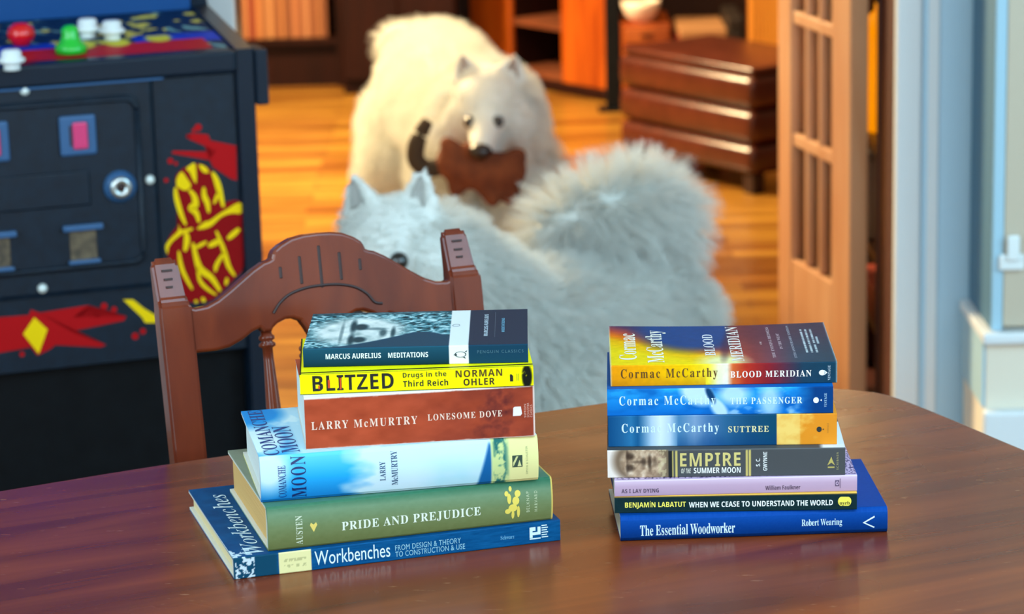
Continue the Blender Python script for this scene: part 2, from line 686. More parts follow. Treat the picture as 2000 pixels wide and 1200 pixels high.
def art_moon(reg, s, v):
    if reg == 'spine':
        x, y = s, v
        c = ramp(v, [(0, A(24, 118, 190)), (.5, A(36, 160, 222)), (1, A(96, 192, 232))])
        cl = step(fbm(s * 5 + 1, v * 2.2, 21) + .55 * step(s, .36, .2) - .25 * step(.3, s, .2), .62, .3)
        cl = np.maximum(cl, step(s, .5, .22) * step(v + .25 * fbm(s * 6, v * 2, 5), .18, .25))
        cl = np.maximum(cl, blob(s, v, .03, .75, .07, .5, .8))
        c = mixc(c, A(196, 220, 230), cl)
        c = mixc(c, A(120, 200, 214), step(s, .6, .1) * step(.5, v, .6) * .6 * fbm(s * 9, v * 3, 9))
        mt = step(v, -.1, .1) * step(.80 - .5 * np.abs(s - .81), .78, .015) * step(s, .775 + .05 * v, .012) * step(.83, s, .01) * step(.95 - np.abs(s - .82) * 6, v, .1)
        c = mixc(c, A(22, 92, 150), mt)
        g = step(s, .828, .006)
        gc = mixc(np.broadcast_to(A(196, 208, 140), s.shape + (3,)), A(40, 104, 100), step(fbm(s * 60, v * 7, 31), .48, .16) * step(s, .838, .01) * step(.885, s, .02))
        gc = mixc(gc, A(224, 218, 150), step(s, .893, .008))
        c = mixc(c, gc, g)
        return c
    c = ramp(v, [(0, A(42, 158, 222)), (1, A(28, 138, 212))]) if reg == 'top' else np.broadcast_to(A(226, 210, 112), s.shape + (3,)).copy()
    if reg == 'top':
        cl = step(fbm(s * 9, v * 4, 41), .5, .25)
        cl = np.maximum(cl, blob(s, v, .02, .35, .10, .28, .7))
        cl = np.maximum(cl, step(s, .12, .08) * .85)
        cl = np.minimum(cl, 1 - blob(s, v, .05, .9, .1, .22, .6))
        c = mixc(c, A(216, 236, 242), cl)
    return c


MQ = ((510.6, 984), (1052, 939), (510, 892), (1049.5, 853))
b = Book('sky blue jacketed hardcover with clouds on the spine, in the left stack', MQ, -0.2238, 2.3569, .8100, 10.98, .2478, .152, .0420,
         art_moon, WHITE_PAGES, hard=True, bulge=.004, corner=.003, group=GL)
b.up('COMANCHE', 'serif', 544, 559, .10, .80, (16, 60, 124), space=1.0)
b.up('MOON', 'serif', 569, 598, .08, .97, (12, 34, 92), space=1.15)
b.up('LARRY', 'serif', 740, 751, .30, .72, (20, 62, 100), 'author_lettering', 1.05)
b.up('McMURTRY', 'serif', 763, 775, .18, .92, (20, 62, 100), 'author_lettering', 1.0)
b.top('COMANCHE', 'serif', 522, 552, .02, .99, (14, 62, 128))
b.top('MOON', 'serif', 556, 592, .05, .6, (14, 62, 128))
b.shape([rect(1000, 1020, .36, .62)], (52, 72, 60), 'publisher_emblem')
b.shape([[(1002, .38), (1012, .60), (1008, .60), (1001, .46)], [(1010, .38), (1018, .38), (1014, .52)]], (206, 206, 140), 'publisher_emblem', e=.0005)
b.up('SIMON & SCHUSTER', '', 1027, 1031, .18, .80, (140, 146, 104), 'publisher_lettering', 1.2)


def art_dove(reg, s, v):
    c = np.broadcast_to(A(172, 72, 44), s.shape + (3,)).copy()
    n = fbm(s * 12, v * 5, 51)
    c = c + (n[..., None] - .5) * A(40, 22, 16)
    if reg == 'spine':
        d = step(s, .56, .5) * .55 * fbm(s * 8, v * 3, 52)
        d = np.maximum(d, blob(s, v, .84, .62, .08, .45, 1.0) * fbm(s * 40, v * 10, 53) * 1.1)
        d = np.maximum(d, blob(s, v, .82, .16, .10, .16, .8) * .8 * fbm(s * 30, v * 8, 54) * 1.3)
        c = mixc(c, A(84, 34, 36), d)
        w = step(v + .03 * fbm(s * 30, v * 0 + 2, 55), .985, .01) + step(.012 + .012 * fbm(s * 40, v * 0, 56), v, .01) + step(s, .994, .004)
        c = mixc(c, A(226, 206, 196), w)
    elif reg == 'top':
        c = mixc(c, A(232, 232, 228), step(.12, v, .02))
    return c


b = Book('thick brick red paperback with white page edges, in the left stack', ((598, 880), (1044, 853), (591, 773), (1043, 759)),
         -0.1841, 2.3757, .8520, 7.13, .2035, .136, .0472, art_dove, WHITE_PAGES, group=GL, corner=.001)
b.line('LARRY McMURTRY', 'serif', 610, 815, 839, 17, (238, 206, 186), 1.3, 'author_lettering')
b.line('LONESOME DOVE', 'serif', 835, 980, 823, 12.5, (238, 206, 186), 1.25)
b.shape([[(1001, .42), (1002, .58), (1005, .60), (1017, .60), (1019, .46), (1016, .42)]], (232, 222, 220), 'publisher_emblem')
for k, xx in enumerate((1023, 1029, 1035)):
    b.up(('SIMON', 'SCHUSTER', 'CLASSICS')[k], '', xx, xx + 4, .38, (.64, .66, .62)[k], (222, 176, 160), 'publisher_lettering', 1.2)


def art_blitz(reg, s, v):
    c = np.broadcast_to(A(246, 236, 10), s.shape + (3,)).copy()
    if reg == 'top':
        k = np.maximum(step(.012, v, .006), step(.006, s, .004))
        k = np.maximum(k, ((v > .045) & (v < .07)) * 1.0)
        return mixc(c, A(24, 26, 20), k)
    if reg == 'bottom':
        return np.broadcast_to(A(30, 30, 24), s.shape + (3,)).copy()
    k = step(.03, v, .03)
    k = np.maximum(k, blob(s, v, .972, .5, .022, .62, .3) * step(fbm(s * 50, v * 3, 61), .36, .1))
    return mixc(c, A(24, 26, 20), k)


b = Book('bright yellow paperback with thick black title, second from the top of the left stack', ((586.6, 773), (1042, 755), (585.8, 733), (1041.6, 717)),
         -0.1879, 2.3862, .8993, 3.12, .2056, .130, .0180, art_blitz, WHITE_PAGES, group=GL, corner=.0008)
b.line('BLITZED', 'bold', 611, 769, 765.5, 31, (26, 28, 22), 1.05)
b.shape([rect(622, 625, .28, .46), rect(641, 645, .3, .72), rect(664, 667, .22, .8)], (206, 70, 24), 'title_accent', e=.0005)
b.line('Drugs in the', 'bold', 787, 872, 741.5, 13, (70, 66, 24), 1.1, 'subtitle_lettering')
b.line('Third Reich', 'bold', 787, 875, 757, 12.5, (40, 38, 20), 1.1, 'subtitle_lettering')
b.line('NORMAN', 'bold', 890, 981, 738.5, 14, (84, 56, 16), 1.15, 'author_lettering')
b.line('OHLER', 'bold', 905, 966, 754.5, 13.5, (60, 36, 16), 1.1, 'author_lettering')
b.shape([[(996, .28), (1002, .28), (1002, .56), (999, .64), (996, .64)]], (26, 28, 22), 'publisher_emblem')
b.shape([rect(1009, 1010, .3, .66), rect(1012, 1013, .3, .66)], (150, 146, 30), 'publisher_rules')


def art_med(reg, s, v):
    dark = A(22, 62, 84)
    c = np.broadcast_to(dark, s.shape + (3,)).copy()
    band = ((s > .650) & (s < .737)).astype(float)
    right = (s >= .737).astype(float)
    if reg == 'spine':
        c = ramp(v, [(0, A(14, 44, 52)), (.3, A(18, 56, 76)), (1, A(30, 78, 98))])
    if reg == 'top':
        # a generic weathered marble head, lying on its side
        u = s / .65
        hair = fbm(s * 60 + 3 * fbm(s * 20, v * 16, 1), v * 34, 71)
        g = ramp(np.clip((hair - .28) * 2.2, 0, 1), [(0, A(10, 46, 56)), (.5, A(62, 128, 142)), (1, A(196, 226, 230))])
        face = blob(u, v, .36, .46, .32, .40, .45)
        sh = fbm(s * 18, v * 8, 73)
        f = ramp(np.clip(sh * 1.5 - .25, 0, 1), [(0, A(136, 160, 160)), (.5, A(204, 214, 212)), (1, A(236, 240, 236))])
        for cx, cy, rx, ry, am in ((.37, .58, .045, .075, 1.3), (.37, .22, .045, .07, 1.3), (.315, .60, .022, .17, 1.0), (.315, .22, .022, .15, 1.0), (.45, .52, .09, .035, .5), (.53, .40, .025, .10, .8), (.60, .40, .016, .15, .9), (.24, .42, .012, .30, .5)):
            f = mixc(f, A(30, 62, 72), np.minimum(1, blob(u, v, cx, cy, rx, ry, .9) * am))
        c = mixc(g, f, face)
        sil = .02 + .38 * np.clip((u - .12) / .62, 0, 1) ** 1.6 - .9 * np.clip(u - .86, 0, 1)
        c = mixc(c, A(24, 66, 88), step(sil, v, .03))
        c = mixc(c, A(30, 58, 70), step(v, .93 + .03 * u, .06) * .7)
    rc = A(22, 60, 82) if reg != 'top' else A(34, 50, 70)
    c = mixc(c, rc, right)
    c = mixc(c, A(226, 230, 232), band)
    return c


b = Book('black spined paperback with white band and grey stone face, top of the left stack', ((593, 719), (1032, 709), (592, 684), (1032, 671)),
         -0.1860, 2.4118, .9174, -0.49, .1992, .129, .0171, art_med, CREAM_PAGES, group=GL, corner=.001)
b.line('MARCUS AURELIUS', 'bold', 637, 745, 703, 10, (224, 234, 236), 1.0, 'author_lettering')
b.line('MEDITATIONS', 'bold', 759, 837, 700, 10, (224, 234, 236), 1.0)
b.line('PENGUIN CLASSICS', '', 933, 1023, 690.5, 6, (74, 112, 128), 1.35, 'publisher_lettering')
b.shape(ringq(900, .52, 11.5, .16, .16, 18) + [[(886, .5), (893, .56), (893, .44)], [(909, .68), (914, .74), (911, .62)], [(904, .36), (910, .28), (909, .38)]], (44, 58, 64), 'publisher_emblem')
b.top('MARCUS AURELIUS', 'bold', 945, 953, .24, .86, (196, 214, 226), 'author_lettering')
b.top('MEDITATIONS', 'bold', 980, 986, .34, .74, (110, 176, 206))
b.shape([rect(966.5, 967.5, .2, .92)], (60, 84, 104), 'cover_rule', 'top')
b.shape(ringq(889, .56, 8, .035, .2, 14), (150, 160, 166), 'publisher_emblem', 'top')


# ------------------------------------------------------------------ the right stack, bottom to top
def art_ess(reg, s, v):
    c = np.broadcast_to(A(4, 62, 140), s.shape + (3,)).copy()
    if reg == 'spine':
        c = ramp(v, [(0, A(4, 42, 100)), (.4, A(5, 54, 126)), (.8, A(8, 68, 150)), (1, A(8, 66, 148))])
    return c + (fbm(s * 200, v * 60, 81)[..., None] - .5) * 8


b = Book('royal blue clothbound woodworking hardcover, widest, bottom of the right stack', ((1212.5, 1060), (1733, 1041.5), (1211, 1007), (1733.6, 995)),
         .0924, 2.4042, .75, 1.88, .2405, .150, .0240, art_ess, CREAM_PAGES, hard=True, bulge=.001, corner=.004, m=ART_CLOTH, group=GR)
b.line('The Essential Woodworker', 'serif', 1250, 1435, 1047, 22, (206, 230, 240), 1.0)
b.line('Robert Wearing', 'serif', 1565, 1644, 1032, 16, (196, 222, 236), 1.0, 'author_lettering')
b.shape([[(1684, .44), (1707, .70), (1708, .64), (1689, .44)], [(1684, .44), (1689, .44), (1708, .26), (1706, .22)]], (214, 232, 240), 'publisher_emblem')


def art_lab(reg, s, v):
    c = np.broadcast_to(A(18, 42, 46), s.shape + (3,)).copy()
    if reg == 'top':
        c = np.broadcast_to(A(236, 182, 78), s.shape + (3,)).copy()
    if reg == 'spine':
        c = mixc(c, A(232, 178, 76), step(v, .95, .03))
    return c + (fbm(s * 90, v * 12, 91)[..., None] - .5) * 8


b = Book('thin black paperback with yellow and white title, second from the bottom of the right stack', ((1200.5, 1004), (1674, 999.5), (1200, 973), (1674, 964)),
         .0876, 2.4137, .7740, -1.6, .2172, .128, .0160, art_lab, WHITE_PAGES, group=GR, corner=.0008)
b.line('BENJAMÍN LABATUT', 'bold', 1221, 1340, 996, 14, (240, 226, 96), 1.0, 'author_lettering')
b.line('WHEN WE CEASE TO UNDERSTAND THE WORLD', 'bold', 1346, 1627, 993.5, 10.5, (234, 240, 240), 1.0)
pill = disc(1644, .5, 7, .27, 12, math.pi / 2, 3 * math.pi / 2) + disc(1656, .5, 7, .27, 12, -math.pi / 2, math.pi / 2)
b.shape([pill], (238, 222, 84), 'publisher_emblem')
em = b.line('nyrb', 'serif', 1640, 1660, 991, 9, (70, 66, 40), 1.0, 'publisher_lettering')
for vv in em.data.vertices:
    vv.co.y -= .0003


def art_faulk(reg, s, v):
    c = np.broadcast_to(A(208, 178, 206), s.shape + (3,)).copy()
    if reg == 'spine':
        c = ramp(v, [(0, A(172, 142, 166)), (.6, A(188, 158, 182)), (.9, A(208, 182, 204)), (1, A(220, 198, 216))])
    if reg == 'top':
        p = np.abs(np.sin(s * 160 + 6 * fbm(s * 30, v * 22, 95)) * np.sin(v * 90 + 6 * fbm(s * 26, v * 20, 96)))
        c = mixc(c, A(58, 44, 92), step(.28, p, .12) * step(v, .03, .01))
    return c


b = Book('thin lilac paperback with small black lettering, in the right stack', ((1200.5, 971.6), (1674, 959), (1200, 938), (1674, 930.5)),
         .0878, 2.4126, .7900, -.2, .2175, .132, .0149, art_faulk, WHITE_PAGES, group=GR, corner=.0008)
b.line('AS I LAY DYING', 'bold', 1214, 1287, 964, 8.5, (80, 62, 84), 1.05)
b.line('William Faulkner', 'bold', 1495, 1563, 957.5, 8.5, (84, 66, 84), 1.0, 'author_lettering')
b.shape([rect(1631, 1639, .34, .72), rect(1640.5, 1641.5, .22, .82)], (104, 84, 110), 'publisher_emblem')
b.shape(ringq(1635, .53, 2.8, .12, .4, 10), (208, 178, 206), 'publisher_emblem', e=.0005)


def art_emp(reg, s, v):
    c = np.broadcast_to(A(74, 76, 78), s.shape + (3,)).copy()
    if reg == 'spine':
        ph = (s < .256).astype(float)
        base = ramp(s / .256, [(0, A(226, 214, 206)), (.12, A(226, 212, 200)), (.7, A(176, 152, 128)), (1, A(112, 96, 76))])
        hd = blob(s, v, .150, .55, .092, .62, .25)
        skin = ramp(np.clip(fbm(s * 60, v * 6, 101) * 1.4 - .2, 0, 1), [(0, A(124, 98, 78)), (.6, A(186, 158, 130)), (1, A(222, 202, 178))])
        cov = mixc(base, A(112, 90, 70), blob(s, v, .135, .6, .112, .78, .3) * .9)
        cov = mixc(cov, skin, hd)
        for cx, cy, rx, ry, am in ((.096, .78, .016, .12, .8), (.096, .36, .016, .12, .8), (.084, .8, .006, .2, .6), (.084, .36, .006, .2, .6), (.135, .57, .04, .05, .45), (.152, .57, .01, .16, .7), (.178, .56, .008, .26, .8), (.2, .56, .01, .16, .4)):
            cov = mixc(cov, A(52, 38, 30), blob(s, v, cx, cy, rx, ry, .9) * am)
        c = mixc(c, cov, ph)
        c = mixc(c, A(196, 180, 140), ((s > .214) & (s < .25)) * (fbm(s * 80, v * 9, 105) > .52) * .6)
        c = mixc(c, A(36, 38, 40), ((s > .256) & (s < .272)) * 1.0)
        for a, e in ((.273, .279), (.284, .294), (.583, .590), (.594, .602)):
            c = mixc(c, A(196, 178, 104), ((s > a) & (s < e)) * 1.0)
        c = mixc(c, A(88, 90, 92), step(v, .965, .02) * (s > .256))
    elif reg == 'top':
        c = mixc(c, A(218, 222, 222), ((s < .985) & (v < .45)) * step(s, .9, .02))
        c = mixc(c, A(218, 218, 216), (v < .62) * step(s, .955, .004))
    return c


b = Book('dark grey paperback with sepia portrait and gold title, middle of the right stack', ((1187, 935), (1651, 932), (1185.5, 882), (1651, 876.5)),
         .0822, 2.4216, .8049, -2.3, .2127, .134, .0258, art_emp, WHITE_PAGES, group=GR, corner=.0009)
b.line('EMPIRE', 'bold', 1329, 1447, 913, 26, (206, 190, 118), 1.1)
b.line('SUMMER MOON', 'bold', 1355.5, 1447, 926.5, 11, (232, 234, 230), 1.0)
b.line('OF THE', 'boldital', 1331, 1350, 926.5, 9.5, (206, 204, 190), 1.0)
b.up('S. C.', 'bold', 1477, 1485, .36, .66, (226, 228, 226), 'author_lettering')
b.up('GWYNNE', 'bold', 1491, 1499, .20, .88, (226, 228, 226), 'author_lettering')
b.shape([[(1616, .36), (1624, .68), (1626, .56), (1631, .36), (1624, .46)], rect(1617, 1630, .27, .32)], (184, 168, 92), 'publisher_emblem')
b.up('SCRIBNER', '', 1634, 1638, .20, .84, (168, 160, 110), 'publisher_lettering', 1.3)


def art_sut(reg, s, v):
    c = ramp(s, [(0, A(12, 72, 122)), (.06, A(30, 92, 140)), (.1, A(40, 110, 158)), (.13, A(20, 84, 132)), (.19, A(168, 192, 212)), (.23, A(206, 220, 230)),
                 (.27, A(176, 196, 214)), (.31, A(70, 122, 164)), (.38, A(120, 150, 184)), (.44, A(70, 112, 158)), (.52, A(40, 92, 132)), (.62, A(22, 72, 108)), (.735, A(12, 68, 96)), (1, A(12, 68, 96))])
    c = mixc(c, A(8, 56, 108), .5 * step(.9 - v + .3 * fbm(s * 30, v, 111), .75, .5) * (s > .3)) if reg == 'spine' else c
    y = mixc(np.broadcast_to(A(238, 190, 92), s.shape + (3,)), A(222, 138, 36), step(fbm(s * 22, v * 4, 113) + .5 * step(s, .86, .1), .62, .4))
    y = mixc(y, A(236, 204, 120), (s < .84) * .5)
    return mixc(c, y, (s > .738) * 1.0)


b = Book('dark blue paperback with orange block on the spine end, in the right stack', ((1188.5, 874), (1634.6, 869.5), (1188, 815.5), (1634.6, 808)),
         .0837, 2.4325, .8307, -2.6, .2049, .132, .0288, art_sut, WHITE_PAGES, group=GR, corner=.0009)
b.line('Cormac McCarthy', 'serif', 1215, 1405, 851.5, 22, (206, 230, 240), 1.3, 'author_lettering')
b.line('SUTTREE', 'serif', 1423, 1502, 845.5, 12, (222, 214, 160), 1.2)
b.shape([disc(1600, .5, 5, .09, 16)], (30, 40, 40), 'publisher_emblem')
b.shape([[(1606, .5), (1609, .53), (1609, .47)]], (30, 40, 40), 'publisher_emblem')
b.up('VINTAGE', 'serif', 1615, 1619, .38, .7, (176, 120, 40), 'publisher_lettering', 1.3)


def art_pas(reg, s, v):
    c = ramp(v, [(0, A(10, 100, 186)), (.5, A(22, 128, 208)), (1, A(40, 158, 226))]) if reg == 'spine' else np.broadcast_to(A(8, 92, 172), s.shape + (3,)).copy()
    if reg == 'spine':
        c = mixc(c, A(8, 88, 168), .8 * step(fbm(s * 10, v * 3, 121), .52, .3))
        w = blob(s + .05 * v, v, .44, .8, .07, .45, .5) * .9
        w = np.maximum(w, blob(s - .06 * (1 - v), v, .45, .25, .035, .45, .6) * .85)
        w = np.maximum(w, blob(s, v, .56, .75, .07, .4, .9) * .8)
        w = np.maximum(w, blob(s, v, .72, .5, .045, .7, 1.) * .7)
        w = np.maximum(w, step(fbm(s * 16, v * 4, 122), .62, .2) * step(s, .5, .1) * step(.86, s, .1) * .6)
        c = mixc(c, A(206, 226, 238), w)
        c = mixc(c, A(16, 58, 100), blob(s - .05 * (1 - v), v, .445, .75, .016, .3, .6))
        c = mixc(c, A(8, 58, 118), step(s, .88, .08))
    return c


b = Book('bright blue paperback with pale wave picture, second from the top of the right stack', ((1186.4, 814), (1627.4, 808), (1186, 762), (1628, 755.5)),
         .0832, 2.4328, .8595, -2.36, .2021, .132, .0249, art_pas, WHITE_PAGES, group=GR, corner=.0009)
b.line('Cormac McCarthy', 'serif', 1210, 1398, 798, 23, (200, 228, 242), 1.3, 'author_lettering')
b.line('THE PASSENGER', 'serif', 1427, 1567, 790.5, 13, (206, 230, 240), 1.2)
b.shape([disc(1594, .5, 5.5, .11, 16)], (232, 244, 248), 'publisher_emblem')
b.shape([[(1602, .5), (1605, .54), (1605, .46)]], (232, 244, 248), 'publisher_emblem')
b.up('VINTAGE', 'serif', 1610, 1615, .24, .76, (160, 198, 222), 'publisher_lettering', 1.2)


def art_bm(reg, s, v):
    sp = ramp(s, [(0, A(250, 158, 14)), (.12, A(255, 174, 8)), (.35, A(255, 204, 6)), (.43, A(255, 222, 50)), (.475, A(246, 240, 190)), (.515, A(250, 240, 214)), (.54, A(222, 104, 50)),
                  (.60, A(190, 50, 34)), (.70, A(140, 34, 44)), (.78, A(84, 48, 68)), (.85, A(30, 62, 84)), (1, A(20, 62, 84))])
    if reg == 'spine':
        c = mixc(sp, A(206, 120, 14), step(.45 - v, .15, .5) * (s < .42) * .5)
        c = c * (1 - .12 * fbm(s * 60, v * 6, 131))[..., None]
    elif reg == 'top':
        beam = .66 - .62 * np.clip(s / .56, 0, 1)           # ridge of the yellow beam (towards the spine on the right)
        c = ramp((v - beam) / .8 + .30, [(0, A(255, 218, 20)), (.30, A(255, 184, 6)), (.44, A(246, 120, 20)), (.60, A(184, 72, 62)), (.78, A(84, 54, 90)), (1, A(30, 56, 96))])
        blue = blob(s, v, .38, .86, .24, .52, .5) * (s < .56)
        c = mixc(c, A(14, 70, 132), blue)
        rt = ramp(s, [(.5, A(236, 150, 60)), (.57, A(186, 70, 52)), (.65, A(140, 56, 62)), (.74, A(104, 62, 82)), (.83, A(46, 68, 90)), (.92, A(24, 64, 86)), (1, A(20, 62, 84))])
        rt = mixc(rt, A(84, 44, 66), step(v, .45, .6) * .6)
        c = mixc(c, rt, step(s, .53 + .02 * v, .03))
        c = mixc(c, A(250, 238, 170), blob(s, v, .50, .02, .10, .22, .9))
        c = mixc(c, A(66, 36, 68), blob(s - .06 * v, v, .50, .45, .022, .36, .8) * .6)
        lines = ((np.abs(s - .883) < .0035) | (np.abs(s - .905) < .0035) | (np.abs(s - .927) < .0035)) & (v > .24) & (v < .84) & (vnoise(v * 190, s * 40, 7) > .3)
        c = mixc(c, A(206, 218, 222), lines * .9)
        c = mixc(c, A(206, 218, 222), ((np.abs(s - .945) < .003) & (v > .46) & (v < .64)) * .8)
        c = c * (1 - .12 * fbm(s * 40, v * 30, 133))[..., None]
    else:
        c = sp
    edge = np.maximum(step(.004, s, .003), step(s, .996, .003)) * (reg != 'bottom')
    return mixc(c, A(214, 214, 206), edge * .7)


b = Book('worn paperback with yellow to dark red sunset cover, top of the right stack', ((1193, 756.4), (1635, 748.6), (1191.5, 715), (1635, 707.5)),
         .0870, 2.4418, .8844, -1.58, .2030, .143, .0197, art_bm, WHITE_PAGES, group=GR, corner=.0009,
         warp=lambda s, d: -.0028 * np.sin(np.pi * np.clip(s, 0, 1)) * np.clip(d - .35, 0, 1) + .0012 * np.clip(d - .6, 0, 1))
b.line('Cormac McCarthy', 'serif', 1213, 1402, 745, 23, (96, 62, 14), 1.3, 'author_lettering')
b.line('BLOOD MERIDIAN', 'serif', 1427, 1585, 738.5, 12.5, (246, 238, 228), 1.2)
b.shape([disc(1606, .5, 6.5, .13, 16), [(1610, .62), (1616, .5), (1610, .38)]], (232, 240, 240), 'publisher_emblem')
b.up('VINTAGE', 'serif', 1617, 1622, .14, .84, (178, 192, 200), 'publisher_lettering', 1.1)
b.top('Cormac', 'serif', 1211, 1246, .13, .80, (244, 236, 220), 'author_lettering', 1.0)
b.top('McCarthy', 'serif', 1266, 1309, .05, .88, (244, 236, 220), 'author_lettering', 1.0)
b.top('BLOOD', 'serif', 1381, 1402, .20, .76, (236, 232, 236))
b.top('MERIDIAN', 'serif', 1431, 1456, .05, .96, (238, 226, 220))
b.top('OR', 'serif', 1494, 1498, .46, .54, (214, 190, 190))
b.top('THE EVENING REDNESS', 'serif', 1513, 1519, .12, .92, (196, 176, 186), 'subtitle_lettering', 1.1)
b.top('IN THE WEST', 'serif', 1531, 1537, .33, .74, (196, 176, 186), 'subtitle_lettering', 1.1)
b.top('25TH ANNIVERSARY EDITION', 'serif', 1555, 1560, .10, .94, (170, 176, 190), 'subtitle_lettering', 1.1)
# ------------------------------------------------------------------ table
TABLE_TOP = wood('mahogany_table_top', rgb(96, 40, 15), rgb(138, 64, 25), (1.2, 13, 8), 1.6, 0.24, 0.0, math.radians(-23.5), scratch=rgb(176, 120, 84), spec=.3)
CHAIR_WOOD = wood('red_brown_chair_wood', rgb(92, 34, 18), rgb(122, 50, 24), (8, 8, 1.2), 3.0, 0.45, 0.7, spec=.1)
DARK_WOOD = wood('dark_table_wood', rgb(70, 30, 16), rgb(96, 44, 24), (8, 8, 1.2), 3.0, 0.35)

tb = thing('dining_table', 'reddish brown wooden dining table carrying the two book stacks', 'table', (-.08, 2.16, 0))
edge = [(-.50, 2.608), (-.345, 2.685), (-.16, 2.763), (.029, 2.84), (.10, 2.869), (.19, 2.898), (.27, 2.912), (.33, 2.905), (.375, 2.888), (.405, 2.857), (.45, 2.77), (.501, 2.661),
        (.62, 2.42), (.74, 2.18), (.775, 2.10), (.77, 2.03), (.72, 1.985), (.50, 1.90), (.0, 1.70), (-.45, 1.505), (-.53, 1.475), (-.60, 1.49), (-.65, 1.55), (-.80, 1.86), (-.95, 2.20), (-.98, 2.28), (-.97, 2.35), (-.91, 2.40), (-.70, 2.51)]
pts = [(p.x, p.y) for p in smooth_line([(x, y, 0) for x, y in edge], 5, True)]
bm = prism(bmesh.new(), pts, .722, .75, lambda u, v, d: Vector((u + .08, v - 2.16, d)), .004, 3)
obj('tabletop', bm, TABLE_TOP, tb)
tq = Matrix.Rotation(math.radians(23), 4, 'Z')
bm = bmesh.new()
for lo, hi in (((-.62, .30, .635), (.62, .322, .7215)), ((-.62, -.322, .635), (.62, -.30, .7215)), ((-.62, -.30, .635), (-.598, .30, .7215)), ((.598, -.30, .635), (.62, .30, .7215))):
    bx(bm, lo, hi, .002, 1, tq)
obj('apron', bm, DARK_WOOD, tb)
for sx, sy in ((-1, -1), (-1, 1), (1, -1), (1, 1)):
    bm = lathe(bmesh.new(), [(.018, 0), (.022, .02), (.016, .05), (.02, .2), (.028, .42), (.022, .5), (.032, .52), (.032, .54), (.03, .56), (.034, .7215)], 16,
               tq @ Matrix.Translation((sx * .565, sy * .268, 0)))
    obj('leg', bm, DARK_WOOD, tb, True)

# ------------------------------------------------------------------ chair behind the table
YAW, LEAN = math.radians(20), math.radians(12)
CB = Vector((-.339, 2.772, .726))
ch = thing('dining_chair', 'red brown wooden dining chair with carved arched back, drawn up behind the table', 'chair', (CB.x, CB.y, 0), YAW)


def cp(u, v, d):            # chair back plane -> chair space (d towards the sitter's back)
    return Vector((u, v * math.sin(LEAN) + d * math.cos(LEAN), CB.z + v * math.cos(LEAN) - d * math.sin(LEAN)))


half = [(.144, .158), (.136, .155), (.124, .156), (.112, .161), (.098, .170), (.085, .179), (.072, .188), (.060, .1945), (.054, .196), (.051, .1975), (.0495, .202), (.047, .206), (.040, .211), (.028, .2165), (.014, .219)]
low = [(.144, .109), (.118, .109), (.104, .111), (.090, .117), (.078, .1245), (.070, .127), (.066, .1225), (.058, .1225), (.056, .126), (.051, .130), (.042, .1335), (.034, .1335), (.026, .130), (.021, .122), (.017, .114), (.010, .104), (0, .101)]
top = [(-d, v) for d, v in half] + [(0, .2195)] + [(d, v) for d, v in half[::-1]]
bot = [(d, v) for d, v in low] + [(-d, v) for d, v in low[:-1][::-1]]
poly = [(.160 + d, v) for d, v in top + bot]
bm = prism(bmesh.new(), poly, -.011, .011, cp, .0035, 3)
crest = obj('crest_rail', bm, CHAIR_WOOD, ch)
GROOVE = mat('dark_groove', rgb(44, 16, 12), .5)
for u, v0, v1 in ((.117, .176, .188), (.1385, .168, .197), (.160, .162, .206), (.1815, .168, .197), (.203, .176, .188)):
    bm = bmesh.new()
    bx(bm, (-.0016, -.0006, v0), (.0016, .002, v1), .0006, 1)
    for q in bm.verts:
        q.co = cp(u + q.co.x + (.5 * (v0 + v1) - q.co.z) * 0, q.co.z, -.0112 + q.co.y)
    obj('carved_groove', bm, GROOVE, crest)
arc = smooth_line([(.105, .141, 0), (.113, .151, 0), (.125, .159, 0), (.142, .1635, 0), (.160, .1645, 0), (.178, .1635, 0), (.195, .159, 0), (.207, .151, 0), (.215, .141, 0), (.223, .139, 0)], 6)
bm = tube(bmesh.new(), [cp(p.x, p.y, -.0112) for p in arc], .0016, 6)
obj('carved_arch_line', bm, GROOVE, crest)
